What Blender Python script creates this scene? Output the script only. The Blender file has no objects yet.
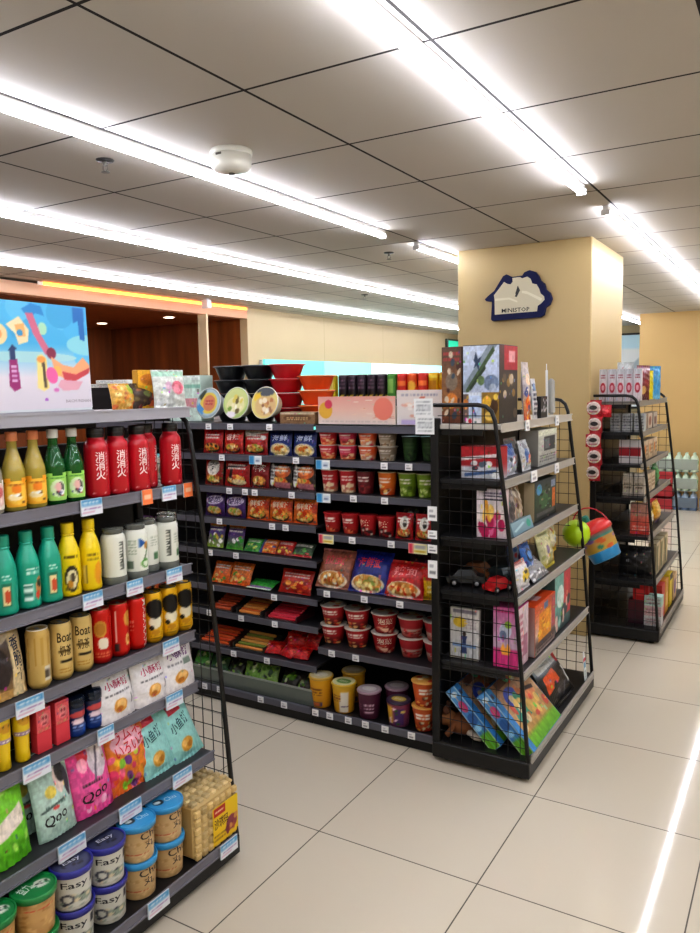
import bpy, math, random
import numpy as np
from mathutils import Matrix, Vector
scene = bpy.context.scene
COL = scene.collection
PI = math.pi

# ------------------------------------------------------------------ colour
def rgb(c):
    if isinstance(c, str):
        c = c.lstrip('#')
        return np.array([int(c[i:i+2], 16)/255 for i in (0, 2, 4)])
    return np.array(c, float)
def lin(a):
    a = np.clip(np.asarray(a, float), 0, 1)
    return np.where(a <= .04045, a/12.92, ((a+.055)/1.055)**2.4)
def L4(c): return tuple(lin(rgb(c))) + (1,)

# ------------------------------------------------------------------ materials
def new_mat(name):
    m = bpy.data.materials.new(name); m.use_nodes = True
    nt = m.node_tree; b = nt.nodes['Principled BSDF']
    return m, nt, b
def vcol_mat(name, rough, metal=0.0, trans=0.0, coat=0.0, noise=0.0):
    m, nt, b = new_mat(name)
    a = nt.nodes.new('ShaderNodeAttribute'); a.attribute_name = 'Col'
    nt.links.new(a.outputs['Color'], b.inputs['Base Color'])
    b.inputs['Roughness'].default_value = rough; b.inputs['Metallic'].default_value = metal
    b.inputs['Transmission Weight'].default_value = trans
    b.inputs['Coat Weight'].default_value = coat
    if noise:
        n = nt.nodes.new('ShaderNodeTexNoise'); n.inputs['Scale'].default_value = 45
        bp = nt.nodes.new('ShaderNodeBump'); bp.inputs['Strength'].default_value = noise; bp.inputs['Distance'].default_value = .004
        nt.links.new(n.outputs['Fac'], bp.inputs['Height']); nt.links.new(bp.outputs['Normal'], b.inputs['Normal'])
    return m
FILM = vcol_mat('printed_film', .28, noise=.25)
PAPER = vcol_mat('printed_card', .5)
PLASTIC = vcol_mat('coloured_plastic', .3, coat=.3)
TIN = vcol_mat('printed_tin', .3, metal=.25)
METAL = vcol_mat('painted_steel', .42)
GLASS = vcol_mat('tinted_glass', .06, trans=.55)
MATTE = vcol_mat('matte_surface', .8)
def emit(name, col, s):
    m, nt, b = new_mat(name)
    b.inputs['Emission Color'].default_value = L4(col); b.inputs['Emission Strength'].default_value = s
    b.inputs['Base Color'].default_value = L4(col)
    return m

# ------------------------------------------------------------------ mesh builder
class G:
    def __init__(s): s.V = []; s.C = []; s.F = []; s.M = []; s.S = []; s.n = 0
    def add(s, V, F, col, mat=0, smooth=False):
        V = np.asarray(V, float).reshape(-1, 3)
        C = col if (isinstance(col, np.ndarray) and col.ndim == 2) else np.tile(rgb(col), (len(V), 1))
        s.V.append(V); s.C.append(C)
        for f in F: s.F.append(tuple(i+s.n for i in f))
        s.M += [mat]*len(F); s.S += [smooth]*len(F); s.n += len(V); return s
    def grid(s, P, C, mat=0, smooth=True, flip=False):
        nv, nu = P.shape[:2]
        F = []
        for j in range(nv-1):
            for i in range(nu-1):
                a = j*nu+i; q = (a, a+1, a+nu+1, a+nu)
                F.append(q[::-1] if flip else q)
        if not (isinstance(C, np.ndarray) and C.ndim == 3): C = np.tile(rgb(C), (nv, nu, 1))
        return s.add(P.reshape(-1, 3), F, C.reshape(-1, 3), mat, smooth)
    def box(s, x0, x1, y0, y1, z0, z1, col, mat=0, b=0.0):
        if b <= 0:
            V = [(x, y, z) for z in (z0, z1) for y in (y0, y1) for x in (x0, x1)]
            return s.add(V, [(0,2,3,1), (4,5,7,6), (0,1,5,4), (2,6,7,3), (0,4,6,2), (1,3,7,5)], col, mat)
        b = min(b, (x1-x0)/2.1, (y1-y0)/2.1, (z1-z0)/2.1)
        V = []; idx = {}
        for kx in (0, 1):
            for ky in (0, 1):
                for kz in (0, 1):
                    X = (x0, x1)[kx]; Y = (y0, y1)[ky]; Z = (z0, z1)[kz]
                    sx, sy, sz = (1-2*kx)*b, (1-2*ky)*b, (1-2*kz)*b
                    for ax, p in enumerate(((X, Y+sy, Z+sz), (X+sx, Y, Z+sz), (X+sx, Y+sy, Z))):
                        idx[kx, ky, kz, ax] = len(V); V.append(p)
        F = []
        for ax in range(3):
            o = [a for a in range(3) if a != ax]
            for k in (0, 1):
                q = []
                for (p, r) in ((0,0), (1,0), (1,1), (0,1)):
                    t = [0,0,0]; t[ax] = k; t[o[0]] = p; t[o[1]] = r; q.append(idx[(*t, ax)])
                F.append(q)
            for p in (0, 1):
                for r in (0, 1):
                    t0 = [0,0,0]; t0[o[0]] = p; t0[o[1]] = r; t1 = list(t0); t1[ax] = 1
                    F.append([idx[(*t0, o[0])], idx[(*t1, o[0])], idx[(*t1, o[1])], idx[(*t0, o[1])]])
        for kx in (0,1):
            for ky in (0,1):
                for kz in (0,1): F.append([idx[kx,ky,kz,a] for a in range(3)])
        c = np.array([(x0+x1)/2, (y0+y1)/2, (z0+z1)/2]); A = np.array(V); FF = []
        for f in F:
            p = A[list(f)]; n = np.cross(p[1]-p[0], p[2]-p[0])
            FF.append(tuple(f) if n @ (p.mean(0)-c) > 0 else tuple(f[::-1]))
        return s.add(V, FF, col, mat)
    def tube(s, pts, r, col, n=8, mat=0, closed=False):
        P = [Vector(p) for p in pts]; N = len(P); V = []; up = Vector((0.31, 0.17, .93))
        for i, p in enumerate(P):
            t = (P[min(i+1, N-1)]-P[max(i-1, 0)]).normalized()
            a = t.cross(up)
            if a.length < .05: a = t.cross(Vector((1, 0, 0)))
            a.normalize(); b = t.cross(a)
            for k in range(n):
                th = 2*PI*k/n; V.append(p+a*(r*math.cos(th))+b*(r*math.sin(th)))
        F = [(i*n+k, i*n+(k+1) % n, (i+1)*n+(k+1) % n, (i+1)*n+k) for i in range(N-1) for k in range(n)]
        F += [tuple(range(n))[::-1], tuple(range((N-1)*n, N*n))]
        return s.add([tuple(v) for v in V], F, col, mat, n > 4)
    def lathe(s, prof, col, n=32, mat=0, art=None, av=None, smooth=True, caps=True, dens=None, zsub=None):
        """prof: (radius, z) bottom to top; art is wrapped round the front half between the heights av"""
        if zsub:
            q = []
            for (r0, z0), (r1, z1) in zip(prof, prof[1:]):
                k = max(1, int(math.hypot(r1-r0, z1-z0)/zsub))
                q += [(r0+(r1-r0)*t/k, z0+(z1-z0)*t/k) for t in range(k)]
            prof = q+[prof[-1]]
        R = np.array([p[0] for p in prof]); Z = np.array([p[1] for p in prof])
        ph = np.linspace(-PI, PI, n+1)
        PH, RR = np.meshgrid(ph, R); ZZ = np.repeat(Z[:, None], n+1, 1)
        P = np.stack([RR*np.sin(PH), -RR*np.cos(PH), ZZ], -1)
        C = col
        if art is not None:
            C = art(PH/PI+.5, (ZZ-av[0])/(av[1]-av[0]), du=1/n, dv=.5/len(Z))
        s.grid(P, C, mat, smooth)
        if caps:
            for i, fl in ((0, 1), (-1, 0)):
                if R[i] > 1e-4:
                    ring = P[i, :-1]; cc = C[i].mean(0) if isinstance(C, np.ndarray) and C.ndim == 3 else C
                    f = tuple(range(n)); s.add(ring, [f[::-1] if fl else f], cc, mat)
        return s
    def prints(s, S, art, mat=0, off=.0006):
        for t in art.texts:
            tv, tf = glyphs(t['s'])
            x = tv[:, 0]; y = tv[:, 1]
            cu, cv = (t['u0']+t['u1'])/2, (t['v0']+t['v1'])/2
            w, h = t['u1']-t['u0'], t['v1']-t['v0']
            px, py = (x-.5)*w, (y-.5)*h
            if t['rot']:
                c, sn = math.cos(t['rot']), math.sin(t['rot']); px, py = px*c-py*sn, px*sn+py*c
            s.add(S(cu+px, cv+py, off), tf, t['c'], mat)
        return s
    def build(s, name, mats, parent=None, loc=None):
        V = np.concatenate(s.V); C = np.concatenate(s.C)
        me = bpy.data.meshes.new(name)
        lens = np.array([len(f) for f in s.F]); flat = np.fromiter((i for f in s.F for i in f), int)
        me.vertices.add(len(V)); me.vertices.foreach_set('co', V.ravel())
        me.loops.add(len(flat)); me.loops.foreach_set('vertex_index', flat)
        me.polygons.add(len(lens)); me.polygons.foreach_set('loop_start', np.concatenate([[0], np.cumsum(lens)[:-1]]))
        me.polygons.foreach_set('material_index', np.array(s.M)); me.polygons.foreach_set('use_smooth', np.array(s.S))
        at = me.color_attributes.new('Col', 'FLOAT_COLOR', 'POINT')
        at.data.foreach_set('color', np.concatenate([lin(C), np.ones((len(C), 1))], 1).ravel())
        me.update(calc_edges=True); me.validate()
        for m in (mats if isinstance(mats, (list, tuple)) else [mats]): me.materials.append(m)
        o = bpy.data.objects.new(name, me); COL.objects.link(o)
        if parent: o.parent = parent
        if loc: o.location = loc
        return o

_gl = {}
def glyphs(txt):
    """triangles of a piece of lettering, scaled to the unit square"""
    if txt not in _gl:
        c = bpy.data.curves.new('lettering', 'FONT'); c.body = txt; c.resolution_u = 1 if len(txt) > 5 else 2
        c.align_x = 'CENTER'; c.space_line = .95; c.offset = .012
        o = bpy.data.objects.new('lettering', c); COL.objects.link(o)
        me = bpy.data.meshes.new_from_object(o.evaluated_get(bpy.context.evaluated_depsgraph_get()))
        V = np.array([v.co[:2] for v in me.vertices]); F = [tuple(p.vertices) for p in me.polygons]
        bpy.data.objects.remove(o); bpy.data.curves.remove(c); bpy.data.meshes.remove(me)
        a, b = V.min(0), V.max(0); _gl[txt] = ((V-a)/(b-a), F)
    return _gl[txt]

# ------------------------------------------------------------------ printed artwork
class Art:
    """a printed face: colours as a function of u (left to right) and v (bottom to top)"""
    def __init__(s, base, asp=1.0): s.ops = []; s.texts = []; s.base = base; s.asp = asp; s.busy = 0
    def rect(s, u0, v0, u1, v1, c): s.ops.append(('r', (u0, v0, u1, v1), rgb(c))); return s
    def ell(s, cu, cv, ru, rv, c, rot=0, soft=0): s.ops.append(('e', (cu, cv, ru, rv, rot, soft), rgb(c))); return s
    def poly(s, pts, c): s.ops.append(('p', pts, rgb(c))); return s
    def band(s, u0, v0, u1, v1, w, c):
        d = np.array([u1-u0, v1-v0]); n = np.array([-d[1], d[0]])/np.hypot(*d)*w/2
        a, b = np.array([u0, v0]), np.array([u1, v1]); return s.poly([tuple(a+n), tuple(a-n), tuple(b-n), tuple(b+n)], c)
    def blobs(s, seed, n, box, r0, r1, cols):
        R = random.Random(seed)
        for _ in range(n):
            s.ell(R.uniform(box[0], box[2]), R.uniform(box[1], box[3]), R.uniform(r0, r1), R.uniform(r0, r1)*s.asp, R.choice(cols), R.uniform(0, 3))
        return s
    def dashes(s, u0, v0, u1, v1, rows, c, seed=0, fill=.7):
        R = random.Random(seed); h = (v1-v0)/rows
        for k in range(rows):
            u = u0; y = v0+k*h
            while u < u1:
                l = R.uniform(.03, .1); s.rect(u, y+h*.2, min(u+l*fill, u1), y+h*.75, c); u += l
        return s
    def text(s, t, u0, v0, u1, v1, c, rot=0): s.texts.append(dict(s=t, u0=u0, v0=v0, u1=u1, v1=v1, c=c, rot=rot)); return s
    def __call__(s, u, v, du=0, dv=0):
        out = 0
        for a, b in ((-.25, -.25), (.25, -.25), (-.25, .25), (.25, .25)): out = out + s.at(u+a*du, v+b*dv)
        out = out/4
        if s.busy:
            k = len(s.ops)*7.13+s.asp
            h = lambda n, q: (np.modf(np.abs(np.sin(np.floor(u*n+q)*12.9898+np.floor(v*n/max(.3, s.asp)*.9+q)*78.233+k))*43758.5453)[0])-.5
            out = out*(1+s.busy*(h(23, .3)+.8*h(11, .7)+.5*h(5, .1)))[..., None]
            sp = (h(19, .9) > .5-s.busy*.16)[..., None]; out = np.where(sp, out*.45+.55*np.stack([h(7, 2)+.6, h(8, 3)+.55, h(9, 4)+.5], -1), out)
        return out
    def at(s, u, v):
        C = np.zeros(u.shape+(3,))
        if isinstance(s.base, (list,)):
            st = s.base; vs = [q[0] for q in st]
            for k in range(3): C[..., k] = np.interp(v, vs, [rgb(q[1])[k] for q in st])
        else: C[:] = rgb(s.base)
        for k, p, c in s.ops:
            if k == 'r': m = (u >= p[0]) & (u <= p[2]) & (v >= p[1]) & (v <= p[3])
            elif k == 'e':
                x, y = u-p[0], (v-p[1])
                if p[4]:
                    y = y/s.asp; cs, sn = math.cos(p[4]), math.sin(p[4]); x, y = x*cs+y*sn, (-x*sn+y*cs)*s.asp
                d = (x/p[2])**2+(y/p[3])**2
                if p[5]:
                    w = np.clip((1-d)/p[5], 0, 1)[..., None]; C = C*(1-w)+c*w; continue
                m = d <= 1
            else:
                m = np.zeros(u.shape, bool); n = len(p)
                for i in range(n):
                    (x0, y0), (x1, y1) = p[i], p[(i+1) % n]
                    if y0 == y1: continue
                    m ^= ((y0 > v) != (y1 > v)) & (u < (x1-x0)*(v-y0)/(y1-y0)+x0)
            C[m] = c
        return C

# ------------------------------------------------------------------ things
def tag(o, label, cat, group=None, kind=None):
    o['label'] = label; o['category'] = cat
    if group: o['group'] = group
    elif 'group' in o.keys(): del o['group']
    if kind: o['kind'] = kind
    return o
def empty(name):
    o = bpy.data.objects.new(name, None); COL.objects.link(o); o.empty_display_size = .05; return o
def dup(o, parent=None):
    c = o.copy(); COL.objects.link(c); c.parent = parent
    for ch in o.children: dup(ch, c)
    return c
class Kind:
    """one kind of goods: the first placing moves the original, later ones copy it"""
    def __init__(s, root, cat): s.root = root; s.used = False; s.cat = cat
    def put(s, loc, rz=0, tilt=0, label='', group=None, scale=None, roll=0):
        o = dup(s.root) if s.used else s.root
        s.used = True; o.location = loc; o.rotation_euler = (-tilt, roll, rz)
        if scale: o.scale = scale if isinstance(scale, tuple) else (scale,)*3
        return tag(o, label, s.cat, group)
def struct(o): o['kind'] = 'structure'; return o

# ------------------------------------------------------------------ kinds of packaging (front faces local -Y, base at z 0)
def pouch(name, w, h, t, art, parent=None, back=None, seal=.07, stand=False, dens=330, seed=0, mat=None, wr=.0024, busy=.13):
    nu, nv = max(8, int(w*dens)), max(8, int(h*dens)); art.busy = busy
    R = random.Random(seed); k1, k2, k3 = R.uniform(60, 120)*w*4, R.uniform(0, 6), R.uniform(20, 40)
    def S(u, v, off=0, side=-1):
        tv = np.clip((v-seal)/(1-2*seal), 0, 1)
        pv = np.sin(PI*tv)**.6
        if stand: pv = np.where(tv < .25, .75+tv, 1-np.clip((tv-.25)/.75, 0, 1)**1.6)*np.where(v > 1-seal, 0, 1)
        pu = np.clip(1-np.abs(2*u-1)**2.6, 0, 1)**.62
        ed = np.exp(-np.minimum(v, 1-v)/.13)
        wrk = wr*(np.sin(u*k1+k2)*ed+.7*np.sin(v*k3+u*9+k2)*(.4+np.abs(2*u-1)))*pu
        y = side*(t/2*pv*pu+.0008+wrk+off)
        x = (u-.5)*w*(1-.05*pv)
        return np.stack([x, y, v*h], -1)
    g = G(); U, Vv = np.meshgrid(np.linspace(0, 1, nu+1), np.linspace(0, 1, nv+1))
    g.grid(S(U, Vv), art(U, Vv, 1/nu, 1/nv))
    ub, vb = np.meshgrid(np.linspace(0, 1, 9), np.linspace(0, 1, 11))
    bc = back or art(np.array([.03]), np.array([.5]))[0]
    g.grid(S(ub, vb, 0, 1), bc, flip=True)
    g.prints(S, art)
    return g.build(name, mat or FILM, parent)
def carton(name, w, d, h, front, parent=None, right=None, left=None, top=None, col='#888888', dens=300, mat=None, bev=.0012, busy=.13):
    g = G(); g.box(-w/2+.0004, w/2-.0004, -d/2+.0004, d/2-.0004, .0004, h-.0004, col, 0, bev)
    for k, art in (('f', front), ('r', right), ('l', left), ('t', top)):
        if art is None: continue
        if len(art.ops) > 2: art.busy = busy
        if k == 'f': S = lambda u, v, o=0: np.stack([(u-.5)*w, -d/2-o+0*u, v*h], -1); a, b = w, h
        if k == 'r': S = lambda u, v, o=0: np.stack([w/2+o+0*u, (u-.5)*d, v*h], -1); a, b = d, h
        if k == 'l': S = lambda u, v, o=0: np.stack([-w/2-o+0*u, (.5-u)*d, v*h], -1); a, b = d, h
        if k == 't': S = lambda u, v, o=0: np.stack([(u-.5)*w, (v-.5)*d, h+o+0*u], -1); a, b = w, d
        nu, nv = max(2, int(a*dens)), max(2, int(b*dens))
        U, V = np.meshgrid(np.linspace(0.01, .99, nu+1), np.linspace(0.01, .99, nv+1))
        g.grid(S(U, V), art(U, V, 1/nu, 1/nv), 0, False); g.prints(S, art)
    return g.build(name, mat or PAPER, parent)
def lathe_part(name, prof, col, parent=None, mat=None, art=None, av=None, n=32, zsub=None, caps=True):
    g = G()
    if art is not None and zsub is None: zsub = .004
    g.lathe(prof, col, n, 0, art, av, zsub=zsub, caps=caps)
    if art is not None and art.texts:
        pr, pz = [p[0] for p in prof], [p[1] for p in prof]
        def S(u, v, off=0):
            z = av[0]+v*(av[1]-av[0]); r = np.interp(z, pz, pr)+off; ph = (u-.5)*PI
            return np.stack([r*np.sin(ph), -r*np.cos(ph), z], -1)
        g.prints(S, art)
    return g.build(name, mat or PLASTIC, parent)
def disc_art(g, r, z, art, n=14, mat=0):
    """a printed round top"""
    rr = np.linspace(.02, 1, n)*r; th = np.linspace(0, 2*PI, 40)
    T, Q = np.meshgrid(th, rr); x, y = Q*np.cos(T), Q*np.sin(T)
    S = lambda u, v, o=0: np.stack([(u-.5)*2*r, (v-.5)*2*r, z+o+0*u], -1)
    U, V = x/(2*r)+.5, y/(2*r)+.5
    g.grid(S(U, V), art(U, V, .03, .03), mat, False, flip=True); g.prints(S, art)
# ------------------------------------------------------------------ camera
F, YAW, PITCH, ROLL, EYE = 764.38, .53731, .10311, .01725, 1.58
cam = bpy.data.cameras.new('camera'); co = bpy.data.objects.new('camera', cam); COL.objects.link(co)
cam.sensor_fit = 'HORIZONTAL'; cam.sensor_width = 36; cam.lens = F*36/700; cam.clip_start = .05
f = Vector((-math.sin(YAW)*math.cos(PITCH), math.cos(YAW)*math.cos(PITCH), -math.sin(PITCH)))
r0 = Vector((math.cos(YAW), math.sin(YAW), 0)); d0 = f.cross(r0)
rr = math.cos(ROLL)*r0+math.sin(ROLL)*d0; dd = -math.sin(ROLL)*r0+math.cos(ROLL)*d0
M = Matrix.Identity(4)
for i in range(3): M[i][0] = rr[i]; M[i][1] = -dd[i]; M[i][2] = -f[i]
M[2][3] = EYE; co.matrix_world = M; scene.camera = co
scene.view_settings.view_transform = 'Standard'; scene.view_settings.look = 'Medium High Contrast'
scene.view_settings.exposure = 0.1
scene.cycles.max_bounces = 8; scene.cycles.use_denoising = True

# ------------------------------------------------------------------ setting
CEIL = 2.45
def grid_mat(name, base, line, x0, y0, pitch, half, rough, var, bump=True, soft=None, spec=.5):
    m, nt, b = new_mat(name); N = nt.nodes; Lk = nt.links
    tc = N.new('ShaderNodeTexCoord'); sp = N.new('ShaderNodeSeparateXYZ'); Lk.new(tc.outputs['Object'], sp.inputs[0])
    def ma(op, a, bb=None):
        n = N.new('ShaderNodeMath'); n.operation = op
        for i, q in enumerate((a, bb)):
            if q is None: continue
            if isinstance(q, (int, float)): n.inputs[i].default_value = q
            else: Lk.new(q, n.inputs[i])
        return n.outputs[0]
    ds, ids = [], []
    for ax, o in (('X', x0), ('Y', y0)):
        t = ma('DIVIDE', ma('SUBTRACT', sp.outputs[ax], o), pitch)
        ids.append(ma('FLOOR', t)); fr = ma('FRACT', t)
        ds.append(ma('MULTIPLY', ma('MINIMUM', fr, ma('SUBTRACT', 1.0, fr)), pitch))
    d = ma('MINIMUM', *ds)
    mask = ma('LESS_THAN', d, half)
    wn = N.new('ShaderNodeTexWhiteNoise'); wn.noise_dimensions = '2D'
    cb = N.new('ShaderNodeCombineXYZ'); Lk.new(ids[0], cb.inputs[0]); Lk.new(ids[1], cb.inputs[1]); Lk.new(cb.outputs[0], wn.inputs['Vector'])
    ns = N.new('ShaderNodeTexNoise'); ns.inputs['Scale'].default_value = 2.2; ns.inputs['Detail'].default_value = 3
    Lk.new(tc.outputs['Object'], ns.inputs['Vector'])
    v = ma('ADD', ma('MULTIPLY', ma('SUBTRACT', wn.outputs['Value'], .5), var), ma('MULTIPLY', ma('SUBTRACT', ns.outputs['Fac'], .5), var))
    hs = N.new('ShaderNodeHueSaturation'); hs.inputs['Color'].default_value = L4(base); Lk.new(ma('ADD', v, 1.0), hs.inputs['Value'])
    mx = N.new('ShaderNodeMix'); mx.data_type = 'RGBA'; Lk.new(mask, mx.inputs[0]); Lk.new(hs.outputs[0], mx.inputs[6]); mx.inputs[7].default_value = L4(line)
    Lk.new(mx.outputs[2], b.inputs['Base Color'])
    Lk.new(ma('ADD', ma('MULTIPLY', mask, .5), rough), b.inputs['Roughness'])
    b.inputs['Specular IOR Level'].default_value = spec
    if bump:
        bp = N.new('ShaderNodeBump'); bp.inputs['Distance'].default_value = .004; bp.inputs['Strength'].default_value = .6
        Lk.new(ma('SUBTRACT', 1.0, mask), bp.inputs['Height']); Lk.new(bp.outputs['Normal'], b.inputs['Normal'])
    return m
def wall_mat(name, c, seam=None, x0=0, pitch=1.2, ax='Y', rough=.55, wood=False):
    m, nt, b = new_mat(name); N = nt.nodes; Lk = nt.links
    tc = N.new('ShaderNodeTexCoord')
    ns = N.new('ShaderNodeTexNoise'); ns.inputs['Scale'].default_value = 1.5 if not wood else 3; ns.inputs['Detail'].default_value = 6
    mp = N.new('ShaderNodeMapping'); Lk.new(tc.outputs['Object'], mp.inputs[0]); Lk.new(mp.outputs[0], ns.inputs['Vector'])
    if wood: mp.inputs['Scale'].default_value = (4, 4, .35)
    cr = N.new('ShaderNodeValToRGB'); cr.color_ramp.elements[0].position = .3; cr.color_ramp.elements[1].position = .7
    k = .55 if wood else .95
    cr.color_ramp.elements[0].color = tuple(lin(rgb(c))*k)+(1,); cr.color_ramp.elements[1].color = L4(c)
    Lk.new(ns.outputs['Fac'], cr.inputs[0]); out = cr.outputs[0]
    if seam:
        sp = N.new('ShaderNodeSeparateXYZ'); Lk.new(tc.outputs['Object'], sp.inputs[0])
        def ma(op, a, q):
            n = N.new('ShaderNodeMath'); n.operation = op
            Lk.new(a, n.inputs[0]); n.inputs[1].default_value = q; return n.outputs[0]
        fr = ma('FRACT', ma('DIVIDE', ma('SUBTRACT', sp.outputs[ax], x0), pitch), 1)
        ms = ma('LESS_THAN', fr, .008/pitch)
        mx = N.new('ShaderNodeMix'); mx.data_type = 'RGBA'; Lk.new(ms, mx.inputs[0]); Lk.new(out, mx.inputs[6]); mx.inputs[7].default_value = L4(seam); out = mx.outputs[2]
    Lk.new(out, b.inputs['Base Color']); b.inputs['Roughness'].default_value = rough
    return m
FLOOR_M = grid_mat('polished_floor_tile', '#cfc6b4', '#5c564e', -.841, 2.158, .6, .0022, .05, .03, True, spec=.28)
CEIL_M = grid_mat('ceiling_panel', '#bab3a9', '#24201d', -.847, 2.46, .6, .0055, .75, .03)
BEIGE = wall_mat('beige_wall', '#d9c9a0', '#b9a77e', 6.6, 1.22)
CREAM = wall_mat('pale_panel_wall', '#c4b28e', '#a5936c', 6.6, 1.55)
OCHRE = wall_mat('ochre_wall', '#c6a56e')
WOOD = wall_mat('brown_wood', '#8a4a20', wood=True, rough=.4)
FASC = wall_mat('pink_beige_fascia', '#d9ab8c')
WHITEW = wall_mat('white_wall', '#e9e8e4')
XL, XR, YF, YB, YR = -5.2, 3.2, -2.6, 12.4, 10.44
def slab(name, x0, x1, y0, y1, z0, z1, m, parent=None, b=0):
    o = G().box(x0, x1, y0, y1, z0, z1, '#cccccc', 0, b).build(name, m, parent); return o
struct(slab('floor', XL-2.3, XR+.1, YF-.1, YB+.1, -.1, 0, FLOOR_M))
struct(slab('ceiling', XL-2.3, XR+.1, YF-.1, YB+.1, CEIL, CEIL+.1, CEIL_M))
struct(slab('wall_front', XL, XR, YF-.1, YF, 0, CEIL, BEIGE))
struct(slab('wall_side', XR, XR+.1, YF, YB, 0, CEIL, BEIGE))
struct(slab('wall_back', XL, -1.86, YB, YB+.1, 0, CEIL, CREAM))
struct(slab('wall_right', -1.86, XR, YR, YR+.1, 0, CEIL, OCHRE))
struct(slab('wall_left', XL-.1, XL, 6.62, YB, 0, CEIL, CREAM))
struct(slab('wall_alcove', XL-2.2, XL-2.1, YF, 6.62, 0, CEIL, WOOD))
struct(slab('wall_alcove_end', XL-2.1, XL-.1, 6.62, 6.72, 0, CEIL, WOOD))
struct(slab('wall_entry', XL-2.1, XL-.1, YF-.1, YF, 0, CEIL, WOOD))
struct(slab('trim_1', XL-.1, XL, YF, 6.62, 2.335, 2.43, FASC))                     # fascia over the service counter
struct(slab('trim_2', XL-2.1, XL-.1, YF, 6.62, 2.33, 2.36, WOOD))                   # its lowered ceiling
struct(slab('trim_3', XL-.1, XL+.01, 5.945, 5.975, 0, 2.335, wall_mat('pale_post', '#cdbb98')))
pil = G().box(-1.985, -1.125, 4.75, 5.65, 0, CEIL, '#d7c595', 0, .006).build('column', wall_mat('beige_column', '#bca576', rough=.45)); struct(pil)

# service counter in the alcove
t = empty('service_counter'); t.location = (-5.35, 5.0, 0); tag(t, 'brown wooden service counter standing in the dark alcove at the back left', 'counter')
slab('counter_body', -.3, .3, -1.5, .85, 0, 1.0, WOOD, t); slab('countertop', -.33, .33, -1.52, .87, 1.0, 1.05, FASC, t, .01)

# orange cove strip over the fascia
t = empty('cove_light'); t.location = (XL+.006, 5.0, 2.435); tag(t, 'warm orange light strip glowing along the top of the alcove fascia', 'light')
G().box(-.004, .012, -.95, 1.6, -.012, .012, '#ff9a4a', 0, .003).build('diffuser', emit('cove_glow', '#ff8a35', 5), t)
G().box(-.006, -.003, -1, 1.62, -.013, .013, '#ffffff', 0).build('housing', METAL, t)

# ceiling lights
TUBE = emit('tube_glow', '#f1f4ff', 32)
def tube_light(x, y0, y1, label):
    t = empty('ceiling_light'); t.location = (x, (y0+y1)/2, CEIL); h = (y1-y0)/2
    tag(t, label, 'ceiling light', 'white tube lights on the ceiling')
    G().box(-.014, .014, -h, h, -.024, 0, '#e8e8e8', 0, .003).build('housing', METAL, t)
    g = G(); n = 8; P = np.array([[[ .016*math.cos(a), yy, -.028-.017*math.sin(a)] for a in np.linspace(PI, 0, n)] for yy in (-h+.012, h-.012)])
    g.grid(P, '#ffffff', 0, True, True); g.build('diffuser', TUBE, t)
    for s in (-1, 1): G().box(-.021, .021, s*(h-.006)-.006, s*(h-.006)+.006, -.047, -.02, '#d8d8d8', 0, .002).build('end_cap', PLASTIC, t)
DX = -.036
tube_light(-.847+DX, -2.3, 3.52, 'bright white tube light running overhead at upper right, nearest length')
tube_light(-.847+DX, 3.98, 9.9, 'white tube light at far right, beyond the gap past the column front')
tube_light(-2.03+DX, -2.3, 3.88, 'long white tube light at left, passing beside the smoke detector')
tube_light(-2.03+DX, 4.29, 11.6, 'white tube light length ending behind the column left edge')
tube_light(-3.24+DX, -2.3, 11.8, 'third white tube light from the right, above the noodle aisle')
tube_light(-4.45+DX, -2.3, 11.9, 'leftmost white tube light, in front of the alcove fascia')
tube_light(.35+DX, -2.3, 10.0, 'white tube light on the ceiling over the right aisle')
tube_light(1.55+DX, -2.3, 10.0, 'white tube light on the ceiling nearest the right wall')

# smoke detector, sprinklers, downlights, sensor
t = empty('smoke_detector'); t.location = (-1.845, 2.285, CEIL); tag(t, 'round white smoke detector on the ceiling beside the left tube light', 'smoke detector')
lathe_part('base_ring', [(.0, 0), (.076, 0), (.078, -.008), (.076, -.016), (0, -.016)][::-1], '#d9d8cf', t, caps=False)
lathe_part('detector_cap', [(.0, -.016), (.074, -.018), (.072, -.058), (.062, -.074), (.024, -.08), (0, -.08)][::-1], '#e4e3da', t, caps=False)
lathe_part('test_button', [(0, -.08), (.012, -.08), (.011, -.085), (0, -.085)][::-1], '#55514a', t, caps=False)
G().box(-.012, .012, -.076, -.068, -.03, -.022, '#4a463f', 0, .001).build('indicator_slot', PLASTIC, t)
def sprinkler(x, y, label):
    t = empty('fire_sprinkler'); t.location = (x, y, CEIL); tag(t, label, 'sprinkler', 'sprinklers on the ceiling')
    lathe_part('escutcheon', [(0, -.008), (.03, -.006), (.034, 0)], '#2c2b2a', t, METAL, caps=False)
    g = G().tube([(0, 0, -.006), (0, 0, -.022)], .008, '#77736c').tube([(.011, 0, -.02), (.012, 0, -.034), (0, 0, -.044)], .002, '#77736c').tube([(-.011, 0, -.02), (-.012, 0, -.034), (0, 0, -.044)], .002, '#77736c')
    g.build('frame_arms', METAL, t)
    lathe_part('deflector', [(0, -.046), (.016, -.046), (.016, -.044), (0, -.044)], '#6b6862', t, METAL, caps=False)
sprinkler(-2.309, 2.107, 'small dark sprinkler head on the ceiling, left of the smoke detector')
sprinkler(-2.371, 4.522, 'small sprinkler head on the ceiling, left of the column')
sprinkler(-3.62, 6.4, 'small sprinkler head on the ceiling between the two far left lights')
GLOW = emit('downlight_glow', '#fff0dc', 9)
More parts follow.
